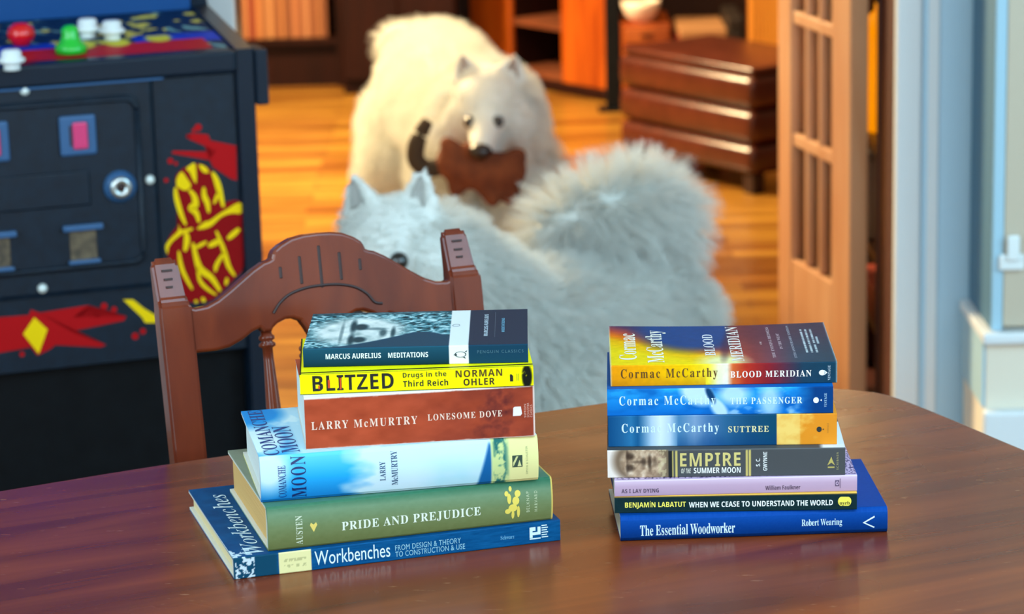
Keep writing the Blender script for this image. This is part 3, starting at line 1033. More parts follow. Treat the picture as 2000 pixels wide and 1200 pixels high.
for u in (0.003, .317):
    bm = bmesh.new()
    # the post: from the floor up along the lean, with a chamfered head
    secs = [(-.62, .0), (-.30, 0), (-.02, 0), (.155, 0), (.163, .001)]
    w, d = .0175, .0135
    loops = []

    def ring(vv, w0, f0, b0, x0=0.0):
        return [cp(u + x0 - w0, vv, f0), cp(u + x0 + w0, vv, f0), cp(u + x0 + w0, vv, b0), cp(u + x0 - w0, vv, b0)]
    rows = [ring(-.30, .016, -.014, .014), ring(-.05, .017, -.014, .014), ring(.150, .0175, -.014, .014, 0), ring(.160, .0170, -.014, .014, 0),
            ring(.166, .0150, -.010, .013, -.002), ring(.203, .0135, -.001, .012, -.004), ring(.209, .011, .002, .010, -.004)]
    # legs below the seat run straight down
    foot = [Vector((u + sx * .013, -.02 + sy * .013, 0)) for sx, sy in ((-1, -1), (1, -1), (1, 1), (-1, 1))]
    mid = [Vector((u + sx * .016, -.062 + sy * .014, .43)) for sx, sy in ((-1, -1), (1, -1), (1, 1), (-1, 1))]
    for r_ in [foot, mid] + rows:
        loops.append([bm.verts.new(p) for p in r_])
    for a_, b_ in zip(loops, loops[1:]):
        for k in range(4):
            bm.faces.new((a_[k], a_[(k + 1) % 4], b_[(k + 1) % 4], b_[k]))
    bm.faces.new(loops[0][::-1])
    bm.faces.new(loops[-1])
    bmesh.ops.recalc_face_normals(bm, faces=bm.faces)
    bmesh.ops.bevel(bm, geom=[e for e in bm.edges if e.calc_face_angle(0) > .3], offset=.003, segments=2, affect='EDGES')
    post = obj('back_post', bm, CHAIR_WOOD, ch)
    for k, vv in enumerate((.196, .187, .179)):
        bm = bmesh.new()
        f = -.010 + (vv - .166) / (.203 - .166) * .009
        bx(bm, (-.0055 + .001 * k, -.001, -.0011), (.0055 - .001 * k, .0012, .0011))
        for q in bm.verts:
            q.co = cp(u - .003 + q.co.x, vv + q.co.z, f + q.co.y - .0004)
        obj('carved_notch', bm, GROOVE, post)
for u in (.098, .140, .180, .222):
    bm = bmesh.new()
    vtop = .1235 if u in (.098, .222) else .108
    prof = [(.006, vtop), (.0062, vtop - .004), (.0085, vtop - .006), (.0085, vtop - .009), (.0055, vtop - .011), (.009, vtop - .0135), (.009, vtop - .016), (.0055, vtop - .018), (.0055, vtop - .03), (.0085, .03), (.010, -.02), (.0085, -.10), (.006, -.2), (.006, -.262)]
    rings = []
    for r_, vv in prof:
        rings.append([bm.verts.new(cp(u + r_ * math.cos(2 * math.pi * k / 14), vv, r_ * math.sin(2 * math.pi * k / 14))) for k in range(14)])
    for a_, b_ in zip(rings, rings[1:]):
        for k in range(14):
            bm.faces.new((a_[k], a_[(k + 1) % 14], b_[(k + 1) % 14], b_[k]))
    bm.faces.new(rings[0])
    bm.faces.new(rings[-1][::-1])
    obj('spindle', bm, CHAIR_WOOD, ch, True)
bm = prism(bmesh.new(), [(-.02, -.045), (.34, -.045), (.37, -.42), (.33, -.45), (-.01, -.45), (-.05, -.42)], .432, .462, lambda a, b_, d_: Vector((a, b_, d_)), .006, 3)
obj('seat', bm, CHAIR_WOOD, ch)
for u in (-.01, .33):
    obj('front_leg', lathe(bmesh.new(), [(.013, 0), (.016, .02), (.013, .05), (.019, .3), (.014, .36), (.018, .432)], 14, Matrix.Translation((u, -.40, 0))), CHAIR_WOOD, ch, True)
obj('stretcher', tube(bmesh.new(), [(.0, -.395, .2), (.32, -.395, .2)], .009), CHAIR_WOOD, ch, True)
for u in (-.003, .322):
    obj('stretcher', tube(bmesh.new(), [(u, -.39, .16), (u, -.04, .16)], .009), CHAIR_WOOD, ch, True)
# ------------------------------------------------------------------ arcade machine
AY = math.radians(19)
AB = at(490, 300, 4.2)
arc_m = thing('arcade_machine', 'black upright arcade machine with coin door and red and yellow stencil', 'arcade machine', (AB.x, AB.y, 0), AY)
AN = Vector((-math.sin(AY), math.cos(AY), 0))
AU = Vector((math.cos(AY), math.sin(AY), 0))


def on_front(px, py):         # photo position -> (u, z) on the machine's front
    d = ray((px, py))
    o = Vector((0, 0, EYE))
    t = (AB - o).dot(AN) / d.dot(AN)
    w = o + d * t
    return (w - AB).dot(AU), w.z


def on_deck(px, py, z=.95):   # photo position -> (u, y) on the control deck
    d = ray((px, py))
    w = Vector((0, 0, EYE)) + d * ((z - EYE) / d.z) - AB
    return w.dot(AU), w.dot(AN)


BLK = mat('black_textured_paint', rgb(8, 22, 36), .40, spec=.3, noise=(rgb(13, 31, 47), 60), bump=.25, bscale=700)
BLK2 = mat('black_kick_paint', rgb(8, 10, 14), .5, spec=.15, noise=(rgb(13, 16, 20), 30), bump=.2, bscale=500)
MOLD = mat('black_plastic_edge', rgb(12, 28, 44), .3, spec=.35)
STEEL = mat('steel', rgb(205, 212, 212), .28, .9)
WHITE_M = mat('white_metal_bolt', rgb(222, 230, 228), .3, .2)
SLATE = mat('blue_grey_plastic', rgb(52, 92, 136), .35)
PINK = mat('pink_plastic', rgb(214, 62, 116), .3)
RED_D = mat('red_stencil_paint', rgb(176, 12, 18), .6, spec=.12)
MAROON = mat('dark_red_stencil_paint', rgb(140, 6, 10), .6, spec=.12)
YEL = mat('yellow_stencil_paint', rgb(244, 204, 6), .6, spec=.12)
prof = [(-.006, .06), (-.006, .94), (.28, .972), (.36, 1.10), (.50, 1.62), (.34, 1.74), (.36, 1.80), (.68, 1.80), (.68, .06)]
for u0, u1 in ((-.018, .010), (-.700, -.672)):
    bm = prism(bmesh.new(), prof, u0, u1, lambda a, z, d: Vector((d, a, z)), .002, 2)
    sp_ = obj('side_panel', bm, MOLD, arc_m)
obj('back_panel', box((-.672, .66, .06), (-.018, .68, 1.79)), BLK, arc_m)
front = obj('front_panel', box((-.672, .002, .475), (-.018, .02, .905), .002, 1), BLK, arc_m)
obj('kick_panel', box((-.672, .03, .06), (-.018, .05, .474), .002, 1), BLK2, arc_m)
obj('base', box((-.69, .02, 0), (-.0, .66, .0595), .002, 1), BLK2, arc_m)
obj('top_panel', box((-.672, .34, 1.78), (-.018, .66, 1.795)), BLK, arc_m)
obj('control_box', box((-.672, -.012, .9055), (-.018, .03, .940), .006, 2), MOLD, arc_m)
obj('side_bracket', box((.0105, -.012, .853), (.030, .05, .938), .003, 2), MOLD, arc_m)
# control deck with its printed overlay
bm = bmesh.new()
nU, nY = 160, 60
uu, yy = np.meshgrid(np.linspace(-.671, -.019, nU), np.linspace(.02, .275, nY), indexing='ij')
zz = .9405 + (yy - .02) * .10
co = np.stack([uu, yy, zz], -1).reshape(-1, 3)
idx = np.arange(nU * nY).reshape(nU, nY)
fc = np.stack([idx[:-1, :-1], idx[1:, :-1], idx[1:, 1:], idx[:-1, 1:]], -1).reshape(-1, 4)
me = bpy.data.meshes.new('control_deck')
me.from_pydata(co.tolist(), [], fc.tolist())
a = (uu + .671) / .652
d = (yy - .02) / .255
c = np.broadcast_to(A(16, 44, 82), uu.shape + (3,)).copy()
c = mixc(c, A(120, 168, 170), step(np.abs(np.sin(uu * 90 + yy * 60 + 4 * fbm(uu * 20, yy * 20, 3))) * fbm(uu * 26, yy * 26, 8), .60, .1))
c = mixc(c, A(216, 200, 90), step(fbm(uu * 34, yy * 40, 5), .68, .05))
c = mixc(c, A(20, 60, 200), ((d < .40) & (a < .62)) * .9)
c = mixc(c, A(20, 60, 200), ((d > .20) & (d < .42) & (a > .80)) * .9)
c = mixc(c, A(190, 30, 40), ((d < .26) & (a > .50) & (a < .96)) * 1.0)
c = mixc(c, A(214, 206, 60), ((d < .40) & (d > .18)) * (blob(a, d, .68, .3, .03, .1) + blob(a, d, .76, .3, .03, .1) + blob(a, d, .86, .34, .03, .1)))
c = np.clip(c / 255, 0, 1)
c = np.where(c <= 0.04045, c / 12.92, ((c + 0.055) / 1.055) ** 2.4)
ca = me.color_attributes.new('art', 'FLOAT_COLOR', 'POINT')
ca.data.foreach_set('color', np.concatenate([c, np.ones(c.shape[:2] + (1,))], -1).ravel())
deck = obj('control_deck', me, ART, arc_m)
GREENP = mat('green_plastic', rgb(20, 190, 50), .25, coat=.5)
REDP = mat('red_plastic', rgb(226, 16, 16), .25, coat=.5)
WHITEP = mat('white_plastic', rgb(232, 238, 238), .25, coat=.5)


def deck_piece(name, px, py, m, prof_):
    u_, y_ = on_deck(px, py, .957)
    bm_ = lathe(bmesh.new(), prof_, 20, Matrix.Translation((u_, y_, .9405 + (y_ - .02) * .10)))
    return obj(name, bm_, m, arc_m, True)


BTN = [(.013, 0), (.012, .006), (.0125, .009), (.0200, .012), (.0205, .016), (.0155, .019), (.0145, .027), (.011, .030), (0, .0305)]
deck_piece('push_button', 172, 68, WHITEP, BTN)
deck_piece('push_button', 219, 69, WHITEP, BTN)
deck_piece('push_button', 22, 109, WHITEP, BTN)
deck_piece('joystick', 42, 80, REDP, [(.012, 0), (.014, .004), (.0195, .010), (.0215, .018), (.018, .027), (.010, .033), (0, .034)])
deck_piece('joystick', 138, 86, GREENP, [(.024, 0), (.024, .01), (.016, .018), (.013, .026), (.013, .036), (.008, .041), (0, .042)])
# screen and bezel
bm = bmesh.new()
bx(bm, (-.671, .277, .966), (-.019, .284, 1.02), .001, 1)
obj('screen_ledge', bm, mat('blue_edge_strip', rgb(10, 70, 130), .4, spec=.2), arc_m)
bm = prism(bmesh.new(), [(.285, .966), (.31, .966), (.53, 1.60), (.505, 1.60)], -.671, -.019, lambda a_, z_, d_: Vector((d_, a_, z_)))
obj('screen_glass', bm, mat('deep_blue_screen', rgb(4, 36, 140), .2, spec=.12, noise=(rgb(8, 50, 200), 9)), arc_m)
# coin door
cd = obj('coin_door_frame', box((-.548, -.0035, .590), (-.146, .0015, .918), .006, 2), BLK, arc_m)
bm = bmesh.new()
rr = []
for cx_, cz_, a0 in ((-.168 - .018, .885 - .018, 0), (-.524 + .018, .885 - .018, 90), (-.524 + .018, .626 + .018, 180), (-.168 - .018, .626 + .018, 270)):
    for k in range(6):
        t_ = math.radians(a0 + 18 * k)
        rr.append((cx_ + .018 * math.cos(t_), cz_ + .018 * math.sin(t_)))
door = obj('coin_door', prism(bm, rr, -.0105, -.0036, lambda a_, z_, d_: Vector((a_, d_, z_)), .0028, 3), BLK, arc_m)
bm = bmesh.new()
for u0, u1, z0, z1 in ((-.30, -.29, 0, 0),):
    pass
# raised rim of the door and the pressed panel below the slots
rim = []
for i in range(len(rr)):
    p, q = Vector((rr[i][0], -.0112, rr[i][1])), Vector((rr[(i + 1) % len(rr)][0], -.0112, rr[(i + 1) % len(rr)][1]))
    rim.append(p)
rim.append(rim[0])
ctr = Vector((-.346, -.0112, .755))
rimi = [ctr + Vector(((p.x - ctr.x) * .965, 0, (p.z - ctr.z) * .955)) for p in rim]
obj('door_rim', tube(bmesh.new(), rimi, .0040, 8), BLK, door, True)
pp = [(-.50, .725), (-.25, .725), (-.25, .777), (-.50, .777)]
obj('pressed_panel', prism(bmesh.new(), pp, -.0135, -.0106, lambda a_, z_, d_: Vector((a_, d_, z_)), .0024, 3), BLK, door)
for u0 in (-.291, -.420):
    pl = obj('coin_slot_plate', box((u0, -.0165, .801), (u0 + .055, -.0106, .861), .004, 2), SLATE, door)
    obj('reject_button', box((u0 + .019, -.0205, .811), (u0 + .041, -.0166, .851), .003, 3), PINK, pl)
    obj('coin_slot', box((u0 + .0145, -.0172, .816), (u0 + .0175, -.0166, .846)), GROOVE, pl)
    rt = obj('coin_return', box((u0 + .006, -.0125, .642), (u0 + .046, -.0106, .690), .001, 1), mat('tan_dark_flap', rgb(122, 104, 78), .6, noise=(rgb(60, 50, 40), 60)), door)
    obj('return_hood', box((u0 - .004, -.022, .688), (u0 + .056, -.0106, .697), .002, 2), SLATE, rt)
    obj('return_lip', box((u0 + .002, -.020, .637), (u0 + .050, -.0106, .643), .002, 2), SLATE, rt)
mt = Matrix.Translation((-.205, -.0106, .748)) @ Matrix.Rotation(math.pi / 2, 4, 'X')
lk = obj('door_lock_boss', lathe(bmesh.new(), [(.025, 0), (.025, .003), (.021, .0055), (.021, .006)], 24, mt), SLATE, door, True)
obj('door_lock', lathe(bmesh.new(), [(.0165, .006), (.0165, .010), (.014, .0125), (.0075, .013), (.0065, .0095), (0, .0095)], 24, mt), STEEL, lk, True)
obj('keyhole', lathe(bmesh.new(), [(.0058, .0096), (.0058, .0105), (0, .0106)], 14, mt), GROOVE, lk, True)
for u_, z_ in ((-.336, .902), (-.158, .753), (-.329, .603), (-.536, .753)):
    obj('bolt', lathe(bmesh.new(), [(.0075, 0), (.0075, .002), (.006, .005), (.003, .0068), (0, .007)], 14, Matrix.Translation((u_, -.0036, z_)) @ Matrix.Rotation(math.pi / 2, 4, 'X')), WHITE_M, cd, True)
obj('ledge_strip', box((-.60, -.010, .903), (-.13, -.004, .9065), .001, 1), SLATE, cd)


# stencils on the front
def decal(name, polys, m, e, parent=front):
    bm_ = bmesh.new()
    for p in polys:
        vs_ = [bm_.verts.new((q[0], .002 - e, q[1])) for q in (on_front(*w_) for w_ in p)]
        f_ = bm_.faces.new(vs_)
    bmesh.ops.triangulate(bm_, faces=bm_.faces[:])
    return obj(name, bm_, m, parent)


def strokes(name, lst, m, e, parent=front):
    bm_ = bmesh.new()
    for pl_, w_ in lst:
        ln = smooth_line([(x, y, 0) for x, y in pl_], 5)
        n_ = len(ln)
        L_, R_ = [], []
        for i, p in enumerate(ln):
            t_ = (ln[min(i + 1, n_ - 1)] - ln[max(i - 1, 0)]).normalized()
            k_ = w_ / 2 * (.35 + .65 * math.sin(math.pi * (i + .5) / n_))
            nx_ = Vector((-t_.y, t_.x, 0)) * k_
            L_.append(p + nx_)
            R_.append(p - nx_)
        vl = []
        for a_, b_ in zip(L_, R_):
            q0, q1 = on_front(a_.x, a_.y), on_front(b_.x, b_.y)
            vl.append((bm_.verts.new((q0[0], .002 - e, q0[1])), bm_.verts.new((q1[0], .002 - e, q1[1]))))
        for (a0, a1), (b0, b1) in zip(vl, vl[1:]):
            bm_.faces.new((a0, a1, b1, b0))
    return obj(name, bm_, m, parent)


f7 = lambda pts_: [(300 + u_ / 3, 220 + v_ / 3) for u_, v_ in pts_]
f6 = lambda pts_: [(.4334 * u_, 380 + .4334 * v_) for u_, v_ in pts_]
sm = lambda pts_: [(p.x, p.y) for p in smooth_line([(x, y, 0) for x, y in pts_], 4, True)]
decal('red_splash_stencil', [f7([(190, 135), (230, 120), (320, 130), (335, 165), (485, 195), (490, 400), (455, 390), (350, 320), (330, 280), (105, 240), (115, 225), (290, 230), (370, 225), (300, 195), (215, 160)])]
      + [f7(disc(x, y, r, r, 9)) for x, y, r in ((262, 88, 22), (236, 104, 12), (100, 285, 18), (132, 300, 12), (75, 398, 14), (206, 140, 14))], RED_D, .0006)
fig = decal('figure_stencil', [sm(f7([(135, 450), (130, 380), (160, 340), (200, 315), (250, 300), (300, 310), (340, 340), (370, 390), (395, 470), (412, 548), (430, 524), (515, 530), (520, 700), (527, 900), (480, 970), (400, 1050), (340, 1100), (240, 1115), (180, 1095), (160, 1000), (140, 900), (90, 850), (72, 790), (100, 720), (150, 660), (186, 668), (168, 600), (140, 510)]))], MAROON, .0007)
decal('figure_highlights', [sm(f7(p)) for p in (
    [(136, 430), (137, 385), (165, 348), (195, 385), (220, 430), (188, 458), (150, 442)],
    [(192, 330), (215, 308), (245, 302), (252, 408), (236, 402), (212, 352)],
    [(266, 306), (305, 318), (325, 352), (290, 350)],
    [(255, 684), (330, 672), (400, 612), (460, 592), (514, 590), (514, 532), (480, 537), (440, 562), (390, 592), (330, 634), (300, 642)],
    [(150, 655), (160, 688), (225, 676), (224, 692), (180, 706), (120, 750), (90, 790), (82, 832), (70, 784), (100, 740), (143, 695)])], YEL, .0009, fig)
strokes('figure_strokes', [(f7(p), w_ / 3) for p, w_ in (
    ([(128, 440), (135, 500), (160, 590), (190, 660)], 30), ([(345, 350), (370, 400), (390, 470), (410, 555)], 36), ([(355, 535), (382, 465)], 20),
    ([(210, 455), (238, 490), (246, 540), (222, 560), (252, 592), (268, 645)], 40), ([(295, 438), (298, 490), (315, 530), (325, 588)], 32),
    ([(190, 700), (196, 750), (184, 815)], 34), ([(148, 812), (168, 920), (228, 1038)], 24), ([(230, 765), (258, 880), (280, 925), (340, 970), (392, 1048)], 40),
    ([(258, 900), (270, 980), (310, 1030), (368, 1070)], 22), ([(245, 795), (312, 758)], 22), ([(322, 785), (395, 748)], 34), ([(368, 695), (410, 800), (440, 900), (478, 960)], 28),
    ([(418, 815), (372, 890), (362, 935)], 24), ([(435, 742), (504, 682)], 32), ([(432, 970), (424, 1012)], 20), ([(285, 1085), (300, 1112)], 22), ([(245, 1100), (255, 1118)], 18))], YEL, .0009, fig)
decal('star_burst_stencil', [f6([(-60, 560), (130, 545), (140, 520), (180, 535), (400, 500), (420, 515), (330, 555), (570, 550), (560, 570), (340, 615), (325, 622), (480, 680), (455, 690), (250, 680), (225, 700), (170, 727), (140, 690), (-60, 726)])]
      + [f6(disc(x, y, r, r, 9)) for x, y, r in ((470, 505, 16), (515, 520, 14), (440, 545, 14), (610, 640, 16), (645, 618, 14), (100, 722, 12))], RED_D, .0006)
decal('yellow_diamond_stencil', [f6([(155, 555), (215, 610), (175, 720), (105, 630)])], YEL, .0008)
decal('yellow_slash_stencil', [f6([(555, 475), (600, 475), (650, 515), (705, 548), (705, 580), (655, 580), (640, 555)])], YEL, .0008)
# ------------------------------------------------------------------ the setting
def floor_material():
    m = bpy.data.materials.new('orange_plank_floor')
    m.use_nodes = True
    nt = m.node_tree
    L = nt.links.new
    b_ = nt.nodes['Principled BSDF']
    tc = nt.nodes.new('ShaderNodeTexCoord')
    br = nt.nodes.new('ShaderNodeTexBrick')
    br.inputs['Scale'].default_value = 1.0
    br.inputs['Brick Width'].default_value = 1.1
    br.inputs['Row Height'].default_value = 0.085
    br.inputs['Mortar Size'].default_value = 0.0018
    br.inputs['Color1'].default_value = (*rgb(172, 126, 50), 1)
    br.inputs['Color2'].default_value = (*rgb(124, 74, 26), 1)
    br.inputs['Mortar'].default_value = (*rgb(96, 44, 14), 1)
    L(tc.outputs['Object'], br.inputs['Vector'])
    mp = nt.nodes.new('ShaderNodeMapping')
    mp.inputs['Scale'].default_value = (1.2, 12, 1)
    n = nt.nodes.new('ShaderNodeTexNoise')
    n.inputs['Scale'].default_value = 2.2
    n.inputs['Detail'].default_value = 6
    r = nt.nodes.new('ShaderNodeValToRGB')
    r.color_ramp.elements[0].position = .35
    r.color_ramp.elements[0].color = (.48, .38, .30, 1)
    r.color_ramp.elements[1].position = .65
    r.color_ramp.elements[1].color = (1, 1, 1, 1)
    L(tc.outputs['Object'], mp.inputs['Vector'])
    L(mp.outputs['Vector'], n.inputs['Vector'])
    L(n.outputs['Fac'], r.inputs['Fac'])
    mx = nt.nodes.new('ShaderNodeMixRGB')
    mx.blend_type = 'MULTIPLY'
    mx.inputs['Fac'].default_value = 1
    L(br.outputs['Color'], mx.inputs['Color1'])
    L(r.outputs['Color'], mx.inputs['Color2'])
    L(mx.outputs['Color'], b_.inputs['Base Color'])
    b_.inputs['Roughness'].default_value = .28
    return m


TRIM = mat('white_painted_trim', rgb(226, 230, 232), .35)
PLASTER = mat('pale_plaster', rgb(206, 214, 218), .8, bump=.1, bscale=60)
BROWN = mat('dark_brown_wall', rgb(46, 20, 12), .7, noise=(rgb(60, 28, 16), 4))
CEIL = mat('ceiling_paint', rgb(226, 222, 214), .9)
DARKWOOD = wood('dark_cabinet_wood', rgb(26, 7, 5), rgb(38, 12, 7), (8, 8, 1), 2.5, .5, spec=.15)
ORANGEWOOD = wood('orange_cabinet_wood', rgb(132, 50, 8), rgb(172, 80, 18), (7, 7, 1), 2.2, .35)
REVEAL = wood('dark_door_lining', rgb(62, 26, 18), rgb(82, 36, 26), (8, 8, 1), 2.5, .4)

struct('floor', box((-2.7, -2.6, -.06), (2.5, 10.3, 0)), floor_material())
struct('ceiling', box((-2.7, -2.6, 2.55), (2.5, 10.3, 2.62)), CEIL)
struct('wall_left', box((-2.7, -2.6, 0), (-2.6, 5.0, 2.55)), PLASTER)
struct('wall_right', box((2.4, -2.6, 0), (2.5, 5.0, 2.55)), PLASTER)
struct('wall_behind', box((-2.6, -2.6, 0), (2.4, -2.5, 2.55)), PLASTER)
bm = bmesh.new()
bx(bm, (-2.6, 5.0, 0), (-.50, 5.16, 2.55))
bx(bm, (.71, 5.0, 0), (2.4, 5.16, 2.55))
bx(bm, (-.50, 5.0, 2.12), (.71, 5.16, 2.55))
struct('wall_middle', bm, PLASTER)
COOL_CAST_TRIM = mat('white_trim_with_cool_cast', rgb(182, 212, 230), .4)  # white casing; the cool daylight cast is put into its colour
struct('trim_1', box((.742, 4.972, 0), (.845, 5.0, 2.2), .004, 2), COOL_CAST_TRIM)
bm = bmesh.new()
bx(bm, (.695, 4.966, 0), (.7415, 5.0, 2.2), .006, 2)
bx(bm, (.752, 4.968, 0), (.772, 4.9718, 2.2), .002, 2)
struct('trim_5', bm, TRIM)
struct('trim_2', box((-.62, 4.975, 0), (-.479, 5.0, 2.2), .004, 2), TRIM)
struct('trim_3', box((-.484, 4.975, 2.1), (.695, 5.0, 2.2), .004, 2), TRIM)
bm = bmesh.new()
bx(bm, (.695, 5.0005, 0), (.7095, 5.165, 2.1))
bx(bm, (-.4995, 5.0005, 0), (-.484, 5.165, 2.1))
struct('trim_4', bm, REVEAL)
struct('baseboard_right', box((.85, 4.98, 0), (2.4, 5.0, .14), .004, 2), TRIM)
struct('wall_far_left', box((-2.6, 5.16, 0), (-2.5, 10.1, 2.55)), BROWN)
struct('wall_far_right', box((1.40, 5.16, 0), (1.50, 10.1, 2.55)), BROWN)
struct('wall_far_back', box((-2.5, 10.1, 0), (1.40, 10.2, 2.55)), BROWN)

# ------------------------------------------------------------------ glazed door standing open into the far room
DA = math.radians(14)
dv = Vector((-math.sin(DA), math.cos(DA), 0))
fd = thing('french_door', 'tan wooden glazed door with small panes, standing open in the doorway', 'door', (.655, 5.17, 0), math.atan2(dv.y, dv.x))
DOORWOOD = wood('tan_door_wood', rgb(196, 136, 94), rgb(212, 160, 120), (8, 8, 1.2), 2.0, .35)
WD = .40
obj('hinge_stile', box((0, -.018, .012), (.10, .018, 2.04), .003, 2), DOORWOOD, fd)
obj('lock_stile', box((WD - .075, -.018, .012), (WD, .018, 2.04), .003, 2), DOORWOOD, fd)
obj('bottom_rail', box((.1002, -.017, .012), (WD - .0752, .017, .30), .003, 2), DOORWOOD, fd)
obj('top_rail', box((.1002, -.017, 1.92), (WD - .0752, .017, 2.04), .003, 2), DOORWOOD, fd)
bm = bmesh.new()
for k in range(1, 7):
    z_ = .30 + k * .2425 - .013
    if z_ < 1.9:
        bx(bm, (.1002, -.014, z_), (WD - .0752, .014, z_ + .026), .004, 2)
for k in (1, 2):
    x_ = .10 + (WD - .175) * k / 3 - .008
    bx(bm, (x_, -.0135, .30), (x_ + .016, .0135, 1.92), .004, 2)
obj('glazing_bars', bm, DOORWOOD, fd)
gm = bpy.data.materials.new('clear_pane')
gm.use_nodes = True
g_ = gm.node_tree.nodes['Principled BSDF']
g_.inputs['Transmission Weight'].default_value = 1.0
g_.inputs['Roughness'].default_value = .02
g_.inputs['Base Color'].default_value = (.82, .80, .76, 1)
g_.inputs['IOR'].default_value = 1.15
g_.inputs['Specular IOR Level'].default_value = .15
obj('glass', box((.1004, -.002, .301), (WD - .0754, .002, 1.919)), gm, fd)

# ------------------------------------------------------------------ pale cabinet right of the doorway
pc = thing('tall_cabinet', 'pale beige tall cabinet with slate blue side, right of the white door casing', 'cabinet', (.828, 4.70, 0))
CREAM = mat('cream_paint', rgb(198, 184, 162), .5)
CREAM2 = mat('light_cream_paint', rgb(234, 222, 202), .5)
SIDEB = mat('slate_blue_paint', rgb(60, 112, 144), .55)
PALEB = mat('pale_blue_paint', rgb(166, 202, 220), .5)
obj('lower_case', box((-.012, .0, 0), (.62, .23, .322), .003, 2), CREAM2, pc)
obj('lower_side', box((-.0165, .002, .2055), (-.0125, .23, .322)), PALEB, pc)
obj('plinth', box((-.018, -.03, 0), (.63, -.0005, .205), .006, 2), TRIM, pc)
obj('ledge', box((-.02, -.022, .3225), (.63, .235, .343), .005, 2), TRIM, pc)
obj('side_panel', box((-.004, .004, .3435), (.012, .23, 2.0), .001, 1), SIDEB, pc)
obj('upper_case', box((.0125, .018, .3435), (.61, .23, 2.0)), CREAM, pc)
dr_ = obj('cabinet_door', box((.016, -.002, .350), (.60, .0175, 1.97), .003, 2), CREAM, pc)
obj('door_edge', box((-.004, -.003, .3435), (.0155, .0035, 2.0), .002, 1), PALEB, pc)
lt = obj('latch', box((.006, -.016, .452), (.050, -.0025, .480), .004, 2), WHITEP, dr_)
obj('latch_tongue', box((.018, -.024, .470), (.040, -.0165, .515), .004, 2), WHITEP, lt)

# ------------------------------------------------------------------ leather ottoman
LEATHER = mat('brown_leather', rgb(62, 24, 15), .26, noise=(rgb(80, 34, 22), 14), bump=.25, bscale=160)
LEATHER_R = mat('dark_leather_foot', rgb(40, 16, 12), .4)
OA = math.atan2(.815, -.58)
ot = thing('ottoman', 'brown leather ottoman with three padded bands, beside the open glazed door', 'ottoman', (.665, 7.55, 0), OA)
SL, SD = .60, .36
for k, (z0, z1) in enumerate(((.055, .138), (.140, .234), (.236, .330))):
    obj('padded_band', box((0, -SD, z0), (SL, 0, z1), .028, 4), LEATHER, ot, True)
obj('seat_cushion', box((.012, -SD + .012, .3305), (SL - .012, -.012, .352), .010, 4), LEATHER, ot, True)
for x_, y_ in ((.04, -.04), (SL - .04, -.04), (.04, -SD + .04), (SL - .04, -SD + .04)):
    obj('foot', box((x_ - .022, y_ - .022, 0), (x_ + .022, y_ + .022, .056), .003, 1), LEATHER_R, ot)

# ------------------------------------------------------------------ low record shelf at the far left
rs = thing('record_shelf', 'low dark shelf filled with records at the far end of the room', 'shelf', (-.77, 9.60, 0))
obj('shelf_board', box((-.24, 0, .15), (.19, .36, .17)), DARKWOOD, rs)
obj('toe_kick', box((-.24, .03, 0), (.19, .34, .1495)), DARKWOOD, rs)
obj('back_board', box((-.24, .34, .1705), (.19, .36, .9)), DARKWOOD, rs)
for x_ in (-.26, .1905):
    obj('side_panel', box((x_, 0, 0), (x_ + .0195, .36, .9)), DARKWOOD, rs)
obj('top_board', box((-.26, 0, .9005), (.21, .36, .92)), DARKWOOD, rs)
cols = [(150, 84, 44), (196, 120, 70), (172, 100, 56), (206, 132, 82), (150, 44, 16), (206, 128, 70), (178, 112, 66), (214, 146, 90), (164, 96, 52), (200, 126, 72), (140, 76, 40), (196, 120, 74), (170, 98, 60), (206, 136, 90), (160, 90, 50), (190, 118, 70), (150, 84, 48)]
names = ['brown', 'light tan', 'mid brown', 'sandy', 'dark red', 'amber', 'dusty tan', 'palest sandy', 'russet', 'caramel', 'deepest brown', 'peach', 'dull brown', 'rosy tan', 'chestnut', 'honey', 'umber']
xx = -.955
for k, cc in enumerate(cols):
    w_ = .0195 + .004 * ((k * 7) % 3 - 1)
    a_ = thing('record_sleeve', '%s record sleeve, %s from the left on the low shelf' % (names[k], ['first', 'second', 'third', 'fourth', 'fifth', 'sixth', 'seventh', 'eighth', 'ninth', 'tenth', 'eleventh', 'twelfth', 'thirteenth', 'fourteenth', 'fifteenth', 'sixteenth', 'seventeenth'][k]), 'record', (xx, 9.612, .1705), 0, 'records on the low shelf')
    xx += w_ + .0012
    obj('sleeve', box((0, .0, 0), (w_, .306, .312 - .004 * (k % 3)), .001, 1), mat('sleeve_%s' % names[k].replace(' ', '_'), rgb(*[c_ * .78 for c_ in cc]), .6), a_)

# ------------------------------------------------------------------ dark cabinet behind the dog
dc = thing('dark_cabinet', 'dark brown two door cabinet at the far end behind the dog', 'cabinet', (-.325, 9.42, 0))
obj('body', box((-.225, .02, 0), (.16, .38, 1.1), .003, 1), DARKWOOD, dc)
for x0, x1 in ((-.222, -.034), (-.031, .157)):
    d_ = obj('door', box((x0, 0, .05), (x1, .0195, 1.08), .004, 2), DARKWOOD, dc)
    obj('knob', lathe(bmesh.new(), [(.004, 0), (.004, .012), (.011, .018), (.008, .026), (0, .027)], 12, Matrix.Translation(((x1 - .02 if x0 < -.1 else x0 + .02), 0, .6)) @ Matrix.Rotation(math.pi / 2, 4, 'X')), STEEL, d_, True)

